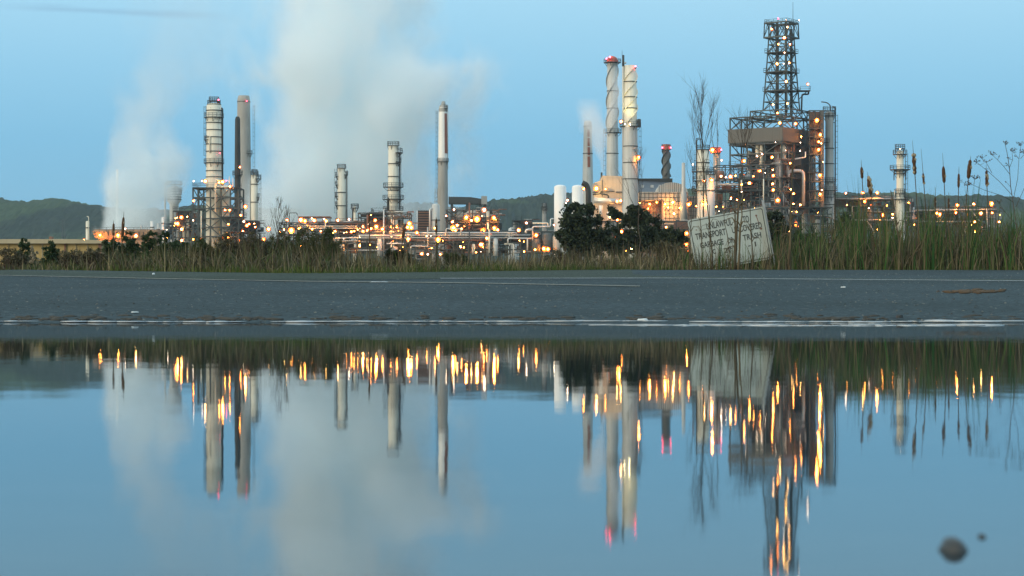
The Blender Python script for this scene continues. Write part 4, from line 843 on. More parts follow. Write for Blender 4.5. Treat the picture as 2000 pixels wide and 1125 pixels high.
for px in (1253, 1272, 1288): b = MB(); b.frustum((V.x(px), V.x(px)+1.1, 4.6, 6.4), (V.x(px)+.2, V.x(px)+1.1, 5, 6.4), V.z(365), V.z(359.5)); V.part("roof_vent", b, M['grey'])
b = MB()
zb, zc, x0, x1 = V.z(440), V.z(377), V.x(1246), V.x(1340)
arc = [(V.x(1309)+4.9*math.cos(math.pi*k/14), zc+3.0*math.sin(math.pi*k/14)) for k in range(15)]
b.prism([(V.x(1279), zc), (V.x(1279), zc-.01)]+[(V.x(1339), zc-.01), (V.x(1339), zc)]+arc[1:-1], -7, -1.2); V.part("round_duct", b, M['pale'])
b = MB()
for k in range(1, 14): x_ = V.x(1281+4.1*k); t = (x_-V.x(1309))/4.9; z_ = zc+3.0*math.sqrt(max(0, 1-t*t)); b.bar((x_, -7.06, zc), (x_, -7.06, z_), .12)
for px in range(1248, 1340, 8): b.bar((V.x(px), -8.1, V.z(434)), (V.x(px), -8.1, V.z(378)), .13)
for py in (380, 388, 396): b.bar((V.x(1246), -8.12, V.z(py)), (V.x(1339), -8.12, V.z(py)), .12)
for py in (404, 412, 420, 428): b.bar((V.x(1294), -8.12, V.z(py)), (V.x(1339), -8.12, V.z(py)), .12)
V.part("duct_ribs", b, M['dark'])
b = MB(); b.box(x0, V.x(1340), -8, -1.2, V.z(393), V.z(377.3)); b.box(V.x(1292), V.x(1340), -8, -1.2, zb, V.z(393.1)); V.part("duct_casing", b, M['beige'])
b = MB(); lattice(b, V, [1248, 1258, 1270, 1282, 1292], 5, [394, 404, 414, 426], .24); V.part("duct_frame", b, M['brown'])
b = MB(); b.tube([V.p(1159, 392, -3), V.p(1212, 395, -3)], 5.6*V.u, 16); b.ring(V.x(1175), -3, V.z(400), 0, .01, .01); V.part("horizontal_drum", b, M['clad'])
b = MB(); b.bend([V.p(1157, 381, -4), V.p(1172, 379, -4), V.p(1172, 374, -4)], .28, 8); b.bend([V.p(1172, 380, -4), V.p(1187, 382, -4), V.p(1187, 388, -4)], .25, 8); b.bar(V.p(1157, 376, -1), V.p(1200, 374, -1), .3); b.bar(V.p(1176, 352, -.6), V.p(1176, 384, -.6), .25); b.tube([V.p(1175.5, 352, 2), V.p(1175.5, 336, 2)], .3, 6); V.part("pipe", b, M['dark'])
b = MB(); b.bend([V.p(1173, 402, -3), V.p(1173, 420, -3)], .6, 10); b.bend([V.p(1187.5, 415, -4), V.p(1187.5, 430, -4)], .5, 8); V.part("drum_legs", b, M['white'])
b = MB(); b.box(V.x(1340.5), V.x(1362), -6, 4, 0, V.z(385)); V.part("side_house", b, M['beige'])
b = MB()
for k in range(5): b.bar((V.x(1341+5*k), -6.1, V.z(440)), (V.x(1341+5*k), -6.1, V.z(385)), .13)
for k in range(6): b.bar((V.x(1340), -6.1, V.z(390+8*k)), (V.x(1362), -6.1, V.z(390+8*k)), .1)
V.part("side_house_ribs", b, M['dark'])
flood(V, 1166, 370, -5, 1172, 374, (1, .55, .15), 1500, 150); flood(V, 1205, 396, -7.5, 1195, 386, (1, .5, .13), 2000, 140); flood(V, 1300, 405, -13, 1312, 408, (1, .42, .1), 3500, 110)
V.lamps([(1164, 369, 1.7, 'yellow', -3), (1182, 370, .9, 'orange', -2), (1210, 394, 1.3, 'yellow', -6.5), (1203, 395, 1.0, 'yellow', -6.5), (1309, 398, 1.5, 'yellow', -11), (1311, 420, 1.5, 'yellow', -11), (1294, 402, 1.2, 'orange', -11), (1268, 399, 1.1), (1282, 396, .8), (1249, 397, .6), (1300, 408, .8, 'orange', -11), (1322, 409, .8, 'orange', -10.5), (1265, 408, .6), (1343, 400, 1.0, 'orange', -8.5), (1356, 405, 1.0, 'orange', -8.5), (1208, 426, 1.4, 'orange', -4), (1211, 452, 1.2, 'orange', -4)])
proc_unit("process_unit", "dark unit behind the dark trees, glowing orange low between their crowns", "process unit", 1150, 1345, 540, [432, 448, 468, 486], 24, 6,
          [(1082, 440, .7, 'white'), (1146, 440, .5, 'white'), (1136, 478, .5, 'white'), (1271, 445, .7, 'yellow'), (1232, 486, 1.0, 'yellow'), (1340, 456, 1.2), (1339, 477, 1.3), (1205, 430, .9), (1213, 453, .9), (1300, 444, .6), (1190, 425, .6, 'yellow'), (1176, 462, .5)], [(1150, 1345, 448)], fill=34, seed=16, beams='dark')
# ------------------------------------------------------------------ racks at the far right
proc_unit("pipe_rack", "long far pipe rack under the right hill, left half behind the lone ringed column", "pipe rack", 1630, 1780, 620, [386, 402, 415, 432, 450], 25, 8,
          [(1650, 378, .9, 'white'), (1683, 377, 1.2, 'yellow'), (1711, 377, 1.2), (1686, 394, 1.2), (1695, 407, .7, 'white'), (1722, 420, 1.3), (1741, 419, 1.0), (1741, 426, .6, 'white'), (1652, 401, .6), (1707, 484, 1.4), (1703, 485, .8), (1730, 402, .6), (1771, 481, .7, 'white'), (1664, 440, .6)],
          [(1630, 1740, 389), (1650, 1780, 433)], [(1668, 404, 440, 8, 'dark', 3), (1700, 410, 450, 6, 'grey', 3)], [([(1630, 388), (1750, 388)], 1.4, 'pale', -.8), ([(1640, 430), (1770, 430)], 1.3, 'galv', -.8), ([(1690, 430), (1705, 450), (1705, 470)], 1.2, 'pale', -1)], fill=36, seed=17)
proc_unit("pipe_rack", "long far pipe rack under the right hill, right half behind the cattail heads", "pipe rack", 1782, 1945, 625, [404, 412, 427, 445], 27, 8,
          [(1833, 419, 1.7), (1827, 417, .9), (1867, 401, 1.5), (1899, 399, 1.2, 'yellow'), (1934, 398, 1.5), (1913, 417, 1.2, 'yellow'), (1948, 434, 1.3, 'yellow'), (1901, 434, 1.0, 'yellow'), (1900, 453, 1.2), (1908, 452, 1.0), (1864, 416, .8), (1935, 416, .7), (1950, 420, .4), (1888, 420, .6)],
          [(1790, 1870, 415), (1870, 1930, 428)], [(1782, 402, 440, 8, 'pale', 3), (1890, 436, 460, 4, 'pale', 2)], [([(1782, 411), (1945, 409)], 1.3, 'galv', -.8), ([(1782, 433), (1900, 433)], 1.3, 'grey', -.8), ([(1895, 412), (1912, 432)], 1.0, 'pale', -1), ([(1926, 408), (1926, 460)], 1.2, 'pale', -1)], fill=36, seed=18)
# tan warehouse at the left
WH = Unit("warehouse", "long low tan warehouse with a pale eave behind the left conifers", "warehouse", 60, 160)
u = WH.u
b = MB(); b.box(WH.x(-400), WH.x(196), 0, 14, -.3, WH.z(476)); WH.part("wall", b, M['tan'])
b = MB(); b.prism([(WH.x(-402), WH.z(475.9)), (WH.x(203), WH.z(475.9)), (WH.x(205), WH.z(470)), (WH.x(150), WH.z(467.5)), (WH.x(-402), WH.z(467.5))], -.7, 14.7); WH.part("roof", b, M['tanroof'])
b = MB()
for px in range(-380, 200, 22): b.box(WH.x(px), WH.x(px)+.05, -.06, 0, 0, WH.z(476.3))
WH.part("wall_seams", b, M['tanroof'])
b = MB(); b.box(WH.x(126), WH.x(129), -.13, 0, 0, WH.z(476.5)); b.box(WH.x(73), WH.x(78), 4, 4.8, WH.z(467.6), WH.z(459)); b.box(WH.x(193), WH.x(199), -.2, -.02, 0, WH.z(477)); WH.part("downpipe", b, M['brown'])
b = MB(); b.box(WH.x(92), WH.x(113), 2, 5, WH.z(467.7), WH.z(465.5)); WH.part("roof_hatch", b, M['white'])
# ------------------------------------------------------------------ plants
def leaf_mat(name, cols, rough=.75, trans=.15):
    """natural leaf-to-leaf colour variety"""
    m, nt, p = node_mat(name); N = nt.nodes.new; L = nt.links.new
    g = N("ShaderNodeNewGeometry"); r = N("ShaderNodeValToRGB"); L(g.outputs["Random Per Island"], r.inputs[0]); r.color_ramp.interpolation = 'LINEAR'
    e = r.color_ramp.elements; e[0].position = 0; e[0].color = (*cols[0], 1); e[1].position = 1; e[1].color = (*cols[-1], 1)
    for k, c in enumerate(cols[1:-1]): q = e.new((k+1)/(len(cols)-1)); q.color = (*c, 1)
    L(r.outputs[0], p.inputs["Base Color"]); p.inputs["Roughness"].default_value = rough; p.inputs["Specular IOR Level"].default_value = .2
    return m
LV = {'dark': leaf_mat("dark_leaves", [(.010, .016, .008), (.022, .034, .014), (.034, .046, .020), (.016, .024, .010)]),
      'conifer': leaf_mat("conifer_leaves", [(.016, .032, .012), (.030, .055, .018), (.024, .042, .016)]),
      'olive': leaf_mat("olive_leaves", [(.022, .036, .012), (.042, .058, .019), (.07, .074, .032), (.020, .052, .011)]),
      'brush': leaf_mat("dry_brush", [(.042, .036, .020), (.075, .064, .040), (.12, .105, .07), (.05, .062, .022), (.026, .028, .015)]),
      'dry': leaf_mat("dry_grass", [(.15, .13, .066), (.25, .215, .13), (.10, .088, .04), (.19, .165, .095), (.08, .095, .03)]),
      'green': leaf_mat("green_grass", [(.03, .068, .010), (.055, .092, .016), (.075, .09, .024), (.024, .046, .008)]),
      'reed': leaf_mat("green_reeds", [(.014, .056, .013), (.032, .095, .022), (.085, .115, .034), (.018, .038, .012), (.12, .115, .05)]),
      'stalk': leaf_mat("dry_stalks", [(.075, .06, .033), (.14, .11, .062), (.05, .04, .024), (.12, .105, .068)]),
      'twig': leaf_mat("bare_twigs", [(.045, .036, .028), (.075, .06, .045), (.10, .085, .065)]),
      'head': leaf_mat("cattail_heads", [(.050, .026, .012), (.075, .04, .018)]), 'fluff': leaf_mat("cattail_fluff", [(.24, .20, .13), (.30, .26, .18)])}
RS = np.random.default_rng(5)
def ribbons(name, x, y, z, hgt, wid, lean, mat, parent=None, segs=4, turn=None, droop=.5, seed=1):
    """many tapering bent blades in one mesh; all arguments are arrays (lean = sideways reach as a share of height)"""
    R = np.random.default_rng(seed); n = len(x); az = R.uniform(0, 2*np.pi, n); tw = R.uniform(-1.0, 1.0, n) if turn is None else turn
    t = np.linspace(0, 1, segs+1)[None, :]
    cur = t**(1.6)
    cx = x[:, None]+np.cos(az)[:, None]*lean[:, None]*hgt[:, None]*cur; cy = y[:, None]+np.sin(az)[:, None]*lean[:, None]*hgt[:, None]*cur
    cz = z[:, None]+hgt[:, None]*(t-droop*np.abs(lean)[:, None]*t**2.5)
    w = wid[:, None]*(1-t**2*.92)*.5
    dx, dy = np.cos(tw)[:, None]*w, np.sin(tw)[:, None]*w
    V = np.stack([np.stack([cx-dx, cy-dy, cz], -1), np.stack([cx+dx, cy+dy, cz], -1)], 2).reshape(-1, 3)
    base = (np.arange(n)*(segs+1)*2)[:, None]; k = (np.arange(segs)*2)[None, :]
    q = base+k; Fc = np.stack([q, q+1, q+3, q+2], -1).reshape(-1, 4)
    me = bpy.data.meshes.new(name); me.vertices.add(len(V)); me.vertices.foreach_set("co", V.ravel().astype(np.float32))
    me.loops.add(Fc.size); me.loops.foreach_set("vertex_index", Fc.ravel().astype(np.int32)); me.polygons.add(len(Fc))
    me.polygons.foreach_set("loop_start", (np.arange(len(Fc))*4).astype(np.int32)); me.materials.append(mat); me.update(); me.validate()
    return link(name, me, parent)
def vsurf(y): return np.array([surf(v)-.03 for v in y])
VEGY = np.array([veg_y(p) for p in range(-400, 2401, 20)]); VEGX = np.arange(-400, 2401, 20)
def field(n, p0, p1, d0, d1, seed, pw=1.0, dens=None):
    R = np.random.default_rng(seed); px = R.uniform(p0, p1, n)
    if dens:
        keep = R.uniform(0, 1, n) < np.interp(px, [a for a, _ in dens], [c for _, c in dens]); px = px[keep]; n = len(px)
    y = np.interp(px, VEGX, VEGY)+d0+(d1-d0)*R.uniform(0, 1, n)**pw
    return px, (px-CX)*y/F, y, R
def clump(px, sc, seed): return np.array([mnoise.noise((p*sc, seed, 0)) for p in px])
TOP = [(-400, 505), (0, 505), (130, 500), (190, 486), (350, 470), (430, 462), (520, 458), (620, 462), (680, 484), (760, 497), (900, 499), (1080, 494), (1200, 484), (1330, 474), (1500, 470), (1620, 444), (1700, 432), (1850, 426), (2000, 430), (2400, 430)]
# low dark undergrowth that closes the strip
px, X_, Y_, R = field(22000, -300, 2300, .8, 9, 21)
top = np.interp(px, [a for a, _ in TOP], [c for _, c in TOP]); hh = ((HY-top)*Y_/F+H-vsurf(Y_))*R.uniform(.25, 1.0, len(px))*(1+.5*clump(px, .02, 3)+.45*clump(px, .07, 31))
tag(ribbons("undergrowth", X_, Y_, vsurf(Y_), np.maximum(hh, .08), R.uniform(.006, .022, len(px)), R.normal(0, .6, len(px)), LV['brush'], seed=2), kind='stuff')
px, X_, Y_, R = field(9000, -300, 2300, 1.2, 10, 22, dens=[(0, 1), (640, 1), (720, .25), (1100, .25), (1300, .8), (2000, .8)])
top = np.interp(px, [a for a, _ in TOP], [c for _, c in TOP]); hh = ((HY-top)*Y_/F+H-vsurf(Y_))*R.uniform(.3, .95, len(px))*(1+.3*clump(px, .03, 8))
tag(ribbons("weeds", X_, Y_, vsurf(Y_), np.maximum(hh, .08), R.uniform(.02, .05, len(px)), R.normal(0, .7, len(px)), LV['olive'], seed=3), kind='stuff')
# straw coloured dry grass
px, X_, Y_, R = field(9000, -300, 2300, .2, 7, 23, 1.2, dens=[(0, .15), (300, .2), (620, .3), (720, 1), (1080, 1), (1340, .9), (1500, .7), (2300, .7)])
top = np.interp(px, [a for a, _ in TOP], [c for _, c in TOP])-3; hh = ((HY-top)*Y_/F+H-vsurf(Y_))*R.uniform(.25, 1.15, len(px))*(1+.4*clump(px, .05, 5)+.4*clump(px, .15, 51))
tag(ribbons("dry_grass", X_, Y_, vsurf(Y_), np.maximum(hh, .06), R.uniform(.005, .014, len(px)), R.normal(0, .5, len(px)), LV['dry'], seed=4), kind='stuff')
# short green grass at the road's edge
px, X_, Y_, R = field(14000, -300, 2300, -.05, 2.6, 24, 1.4, dens=[(0, .15), (200, .2), (480, .6), (560, 1), (1050, 1), (1250, .6), (1400, .35), (2300, .3)])
hh = R.uniform(.05, .20, len(px))*(1+.6*clump(px, .018, 9)); tag(ribbons("green_grass", X_, Y_, vsurf(Y_), hh, R.uniform(.006, .012, len(px)), R.normal(0, .4, len(px)), LV['green'], seed=5), kind='stuff')
# tall reeds at the right
RT = [(1300, 476), (1380, 452), (1500, 446), (1600, 392), (1635, 362), (1660, 368), (1720, 392), (1760, 380), (1850, 386), (1880, 368), (1940, 382), (2000, 388), (2400, 388)]
px, X_, Y_, R = field(9500, 1320, 2300, .2, 6, 25, dens=[(1320, .2), (1390, .7), (1500, .35), (1600, .7), (1640, 1), (2300, .9)])
kp = clump(px, .055, 14)+.5*clump(px, .02, 15) > R.uniform(-.35, .45, len(px)); px, X_, Y_ = px[kp], X_[kp], Y_[kp]
top = np.interp(px, [a for a, _ in RT], [c for _, c in RT]); hh = ((HY-top)*Y_/F+H-vsurf(Y_))*R.uniform(.35, 1.0, len(px))*(1.0+.8*clump(px, .045, 2))
tag(ribbons("green_reeds", X_, Y_, vsurf(Y_), hh, .008+.024*R.uniform(0, 1, len(px))**2, R.normal(0, .24, len(px)), LV['reed'], segs=7, seed=6), kind='stuff')
px, X_, Y_, R = field(2600, 1180, 2300, .0, 6, 26, dens=[(1180, .2), (1340, 1), (1500, 1), (1560, .6), (2300, .8)])
top = np.interp(px, [a for a, _ in RT], [c for _, c in RT])+8; hh = ((HY-top)*Y_/F+H-vsurf(Y_))*(.2+.85*R.uniform(0, 1, len(px))**1.5)
tag(ribbons("dead_reeds", X_, Y_, vsurf(Y_), hh, R.uniform(.010, .024, len(px)), R.normal(0, .3, len(px)), LV['stalk'], segs=5, seed=7), kind='stuff')
px, X_, Y_, R = field(420, 640, 1340, .2, 5, 27)
hh = ((HY-R.uniform(462, 500, len(px)))*Y_/F+H-vsurf(Y_)); tag(ribbons("dead_stems", X_, Y_, vsurf(Y_), hh, R.uniform(.007, .015, len(px)), R.normal(0, .12, len(px)), LV['stalk'], segs=4, seed=8), kind='stuff')
stones(10000, 61, -9, 9, 12.4, 33, 1.3, .0022, .011, "loose_chippings", [(.03, .035, .034), (.07, .08, .078), (.16, .17, .15), (.04, .05, .05), (.17, .17, .15)])
# bare woody plants
def branch(b, p, d, L_, r, depth, rr, spread=.5, kids=3, up=.25):
    pts = [p]; dd = d.copy(); n = 4
    for k in range(n):
        dd = (dd+Vector((rr.gauss(0, .09), rr.gauss(0, .09), rr.gauss(0, .05)+up*.06))).normalized(); pts.append(pts[-1]+dd*L_/n)
    b.tube(pts, [r*(1-.55*k/n) for k in range(n+1)], 4 if depth < 3 else 6)
    if depth <= 0: return
    for k in range(kids):
        t = rr.uniform(.3, 1.0); q = pts[0].lerp(pts[-1], t) if t < 1 else pts[-1]; i = min(n-1, int(t*n)); q = pts[i].lerp(pts[i+1], t*n-i)
        nd = (dd+Vector((rr.gauss(0, spread), rr.gauss(0, spread), rr.uniform(-.05, .3)))).normalized()
        branch(b, q, nd, L_*rr.uniform(.45, .7), r*.5, depth-1, rr, spread, kids, up)
def sapling(name, label, cat, px, pytop, dy, seed, r=.012, lean=0.0, depth=3, kids=4, spread=.17, tops=.62, group=None, mat='twig'):
    y = veg_y(px)+dy; x = PX(px, y); z = surf(y)-.03; hgt = PZ(pytop, y)-z; rr = random.Random(seed); b = MB()
    o = bpy.data.objects.new(name, None); COL.objects.link(o); o.location = (x, y, z); tag(o, label, cat, group, 'thing')
    pts = [Vector((0, 0, 0))]; n = 10
    for k in range(1, n+1): pts.append(Vector((lean*hgt*(k/n)**1.3+rr.gauss(0, .015), rr.gauss(0, .02), hgt*k/n)))
    b.tube(pts, [r*(1-.8*k/n)+.0015 for k in range(n+1)], 6); link("stem", b.mesh("stem", LV[mat]), o)
    b = MB()
    for k in range(kids*3):
        t = rr.uniform(1-tops, .97); i = min(n-1, int(t*n)); q = pts[i].lerp(pts[i+1], t*n-i); s = rr.choice((-1, 1))
        d = Vector((s*rr.uniform(.12, .5)*spread/.34, rr.gauss(0, .12), 1)).normalized(); branch(b, q, d, hgt*(1-t)*.45+hgt*.07*rr.uniform(.6, 1.3), r*.42*(1-t)+.0032, depth-1, rr, spread, 4)
    link("branches", b.mesh("branches", LV[mat]), o); return o
sapling("bare_sapling", "tallest bare twiggy sapling, rising above the lit column left of the lattice plant", "sapling", 1377, 183, 1.2, 1, .016, -.02, 3, 5, .2, .45)
sapling("bare_sapling", "bare twiggy sapling crossing the grey cladding band of the lattice plant", "sapling", 1450, 226, 1.6, 2, .013, .012, 3, 4, .24, .36)
sapling("bare_sapling", "thin faint sapling with sparse twigs left of the lit column", "sapling", 1349, 285, 2.2, 3, .007, .02, 2, 2, .2, .5)
sapling("bare_sapling", "single whip-like sapling just right of the tallest sapling", "sapling", 1402, 232, 1.8, 4, .007, -.008, 2, 1, .12, .35)
sapling("bare_sapling", "dark bare sapling crossing the foot of the floodlit stack", "sapling", 1249, 306, 3.0, 6, .010, .0, 3, 3, .22, .5)
sapling("bare_sapling", "arching bare brush twig against the left edge of the big steam", "sapling", 535, 396, 2.4, 7, .008, .10, 3, 4, .3, .6)
sapling("bare_sapling", "upright bare twig against the big steam, left of the dark canopy", "sapling", 556, 404, 2.0, 8, .006, .03, 2, 2, .22, .6)
def stalk(label, px, pytop, dy, dpx, r, seed, bundle=1, name="dry_stalk"):
    y = veg_y(px)+dy; z = surf(y)-.03; rr = random.Random(seed); b = MB()
    for k in range(bundle):
        h_ = (PZ(pytop, y)-z)*(1 if k == 0 else rr.uniform(.55, .95)); x0 = PX(px, y)+rr.gauss(0, .03)*(k > 0); dx = dpx*y/F*(h_/(PZ(pytop, y)-z))+rr.gauss(0, .05)*(k > 0)
        pts = [(x0+dx*(t/7)**1.4+rr.gauss(0, .006), y+rr.gauss(0, .01), z+h_*t/7) for t in range(8)]; b.tube(pts, [r*(1-.6*t/7)*(1+.25*math.sin(t*2.1+k)) for t in range(8)], 6)
        for q in range(2): i = rr.randint(2, 6); s = rr.choice((-1, 1)); p = Vector(pts[i]); b.tube([p, p+Vector((s*.05, 0, .10)), p+Vector((s*.14, .02, .08)), p+Vector((s*.20, .02, -.03))], [r*.5, r*.5, r*.3, .002], 4)
    tag(link(name, b.mesh(name, LV['stalk'])), label, "dry stalk")
stalk("thick bundle of brown dry stalks splitting the sign's writing in two", 1436, 338, -.05, 10, .024, 1, 4)
stalk("dark leaning stalk rising from the sign to left of the lit column", 1392, 236, .3, -30, .013, 2)
stalk("tall ragged dry stalk before the right side of the lattice plant", 1541, 300, .2, 8, .024, 3, 2)
stalk("brown stalk crossing the sign at the word covered", 1470, 395, -.1, -6, .016, 4)
stalk("slim brown stalk crossing the left part of the sign", 1371, 392, -.1, -4, .012, 5)
stalk("pale dry stalk over the word transport on the sign", 1388, 400, -.12, -2, .012, 6)
stalk("dark thin stalk leaning across the middle of the sign", 1428, 400, -.15, -18, .010, 7)
stalk("bent brown stalk left of the sign", 1345, 420, .4, 6, .012, 8)
stalk("pair of dry stalks right of the sign", 1520, 430, .2, 14, .012, 9, 2)
stalk("broad dead stalk in front of the lone ringed column", 1762, 372, .1, -22, .018, 10)
stalk("pale broken stalk leaning right among the cattails", 1880, 470, .0, -24, .012, 11)
stalk("pale fallen stalk leaning at the road edge below the ringed column", 1690, 484, -.05, 26, .010, 12)
stalk("second fallen stalk at the road edge, right of the first", 1735, 488, -.05, 22, .010, 13)
def cattail(label, px, pyb, pytop, head0, head1, dpx, dy, wid=5.0, fluffy=False, group="cattails standing in the reeds"):
    y = veg_y(px)+dy; k = y/F; zb = surf(y)-.03; zt = PZ(pytop, y)-zb; o = bpy.data.objects.new("cattail", None); COL.objects.link(o); o.location = (PX(px, y), y, zb)
    tag(o, label, "cattail", group, 'thing'); rr = random.Random(px)
    def at(py): z = PZ(py, y)-zb; t = z/zt; return Vector((dpx*k*t**1.5, 0, z))
    pys = [lerp([(0, 527), (1, head1)], t/6) for t in range(7)]
    b = MB(); pts = [Vector((0, 0, 0))]+[at(p) for p in pys[1:]]+[at(head0), at(pytop)]; b.tube(pts, [.008]*7+[.005, .0025], 6); link("stem", b.mesh("stem", LV['stalk']), o)
    b = MB(); n = 10; hp = [at(head1+(head0-head1)*t/n) for t in range(n+1)]; w = wid*k
    b.tube(hp, [w*.5*(.55+.45*math.sin(math.pi*min(1, (t/n)*1.0+.05)))**.5*(1+(.3*rr.uniform(-1, 1) if fluffy else .10*rr.uniform(-1, 1)))*(1 if 0 < t < n else .5) for t in range(n+1)], 9)
    hd = link("seed_head", b.mesh("seed_head", LV['head']), o)
    b = MB(); q = rr.randint(3, 7); b.sphere(hp[q]+Vector((w*.3, -w*.25, 0)), w*.32, 7, 5, 1.6)
    if fluffy: 
        for e in range(5): j = rr.randint(1, 9); b.sphere(hp[j]+Vector((w*rr.uniform(-.4, .4), -w*.2, 0)), w*.4, 7, 5, 1.3)
    link("fluff", b.mesh("fluff", LV['fluff']), hd)
    for e in range(3):
        L_ = zt*rr.uniform(.45, .75); a = np.array([0.0]); ribbons("leaf", np.array([rr.uniform(-.03, .03)]), a, a, np.array([L_]), np.array([.016]), np.array([rr.uniform(-.3, .3)]), LV['stalk' if e else 'reed'], o, 6, seed=int(px*7+e))
cattail("plump dark cattail, first of the row, above the far rack's left lamps", 1690, 527, 312, 326, 349, -8, 1.0, 6)
cattail("tilted shaggy cattail leaning left beside the first plump one", 1716, 527, 335, 344, 382, -22, .8, 8, True)
cattail("tall cattail with a pale split head just right of the lone ringed column", 1796, 527, 274, 299, 341, -14, 1.0, 7, True)
cattail("thin pale frayed cattail with a long spike, right of the split-headed one", 1813, 527, 291, 338, 360, -14, 1.4, 4.5, True)
cattail("brown cattail with a pale tuft at the top of its head", 1850, 527, 299, 325, 357, -9, 1.1, 7)
cattail("slim dark cattail between the tufted one and the plumpest one", 1870, 527, 325, 339, 367, 3, 1.6, 5)
cattail("plumpest darkest cattail with a short spike, tallest at the right", 1879, 527, 304, 312, 349, 17, .9, 8)
cattail("ragged half-bare cattail beside the bare branching weed", 1932, 527, 321, 333, 365, -6, 1.2, 6, True)
cattail("small low cattail against the green hill, left of its pair", 1826, 527, 366, 384, 404, 1, 2.0, 4)
cattail("small low cattail against the green hill, right of its pair", 1853, 527, 376, 387, 407, 0, 2.2, 4)
cattail("short blunt cattail in front of the cooling tower", 221, 532, 430, 436, 460, 1, 1.5, 5)
cattail("long pointed cattail in front of the cooling tower", 237, 532, 413, 424, 462, 5, 1.2, 6)
cattail("short dark cattail in front of the red brown unit", 722, 533, 414, 417, 447, -1, 1.6, 4)
cattail("tilted dark cattail among the brightest lamps by the crowded column", 780, 533, 433, 437, 466, 12, 1.4, 5.5)
cattail("stubby dark cattail before the grey pressure tank", 852, 532, 424, 427, 456, 0, 1.5, 5)
# dry branching weed with seed umbels at the right edge
o = bpy.data.objects.new("umbel_weed", None); COL.objects.link(o); y = veg_y(1985)+1.2; o.location = (PX(1985, y), y, surf(y)-.03); k = y/F
tag(o, "bare branching weed with tiny seed clusters at the right edge", "weed", None, 'thing')
def wq(px, py, dy=0): return Vector(((px-1985)*k, dy, PZ(py, y)-(surf(y)-.03)))
b = MB(); um = MB(); rr = random.Random(4)
for line in ([(1988, 527), (1986, 460), (1981, 410), (1975, 365), (1970, 330), (1966, 300), (1962, 284)], [(1978, 388), (1985, 350), (1992, 310), (1996, 284)], [(1972, 340), (1960, 325), (1948, 312), (1941, 303)], [(1978, 380), (1955, 355), (1935, 338), (1915, 322), (1909, 316)], [(1981, 395), (1960, 382), (1925, 372), (1900, 360), (1890, 362)], [(1970, 330), (1978, 312), (1976, 296)],
             [(1983, 405), (1995, 375), (2010, 340), (2016, 320)], [(1935, 338), (1924, 318), (1918, 310)], [(1900, 360), (1905, 350)], [(1992, 310), (2003, 300)], [(1986, 440), (1962, 415), (1950, 398)]):
    pts = [wq(px+rr.uniform(-.7, .7), py, rr.uniform(-.1, .1)) for px, py in line]; n = len(pts); b.tube(pts, [(.010 if line[0][1] == 527 else .0055)*(1-.6*i/n) for i in range(n)], 5)
    tip = pts[-1]
    for e in range(9):
        d = Vector((rr.gauss(0, .6), rr.gauss(0, .5), rr.uniform(.1, 1))).normalized()*rr.uniform(.04, .10); b.tube([tip, tip+d], [.003, .002], 4); um.sphere(tip+d, rr.uniform(.008, .014), 6, 4)
    for e in range(3):
        i = rr.randint(1, n-1); d = Vector((rr.choice((-1, 1))*rr.uniform(.4, 1), rr.gauss(0, .3), rr.uniform(.3, 1))).normalized()*rr.uniform(.06, .14); b.tube([pts[i], pts[i]+d], [.004, .002], 4)
        for g in range(3): um.sphere(pts[i]+d+Vector((rr.gauss(0, .015), rr.gauss(0, .015), rr.gauss(0, .012))), .009, 6, 4)
link("branches", b.mesh("branches", LV['twig']), o); link("seed_clusters", um.mesh("seed_clusters", LV['twig']), o)
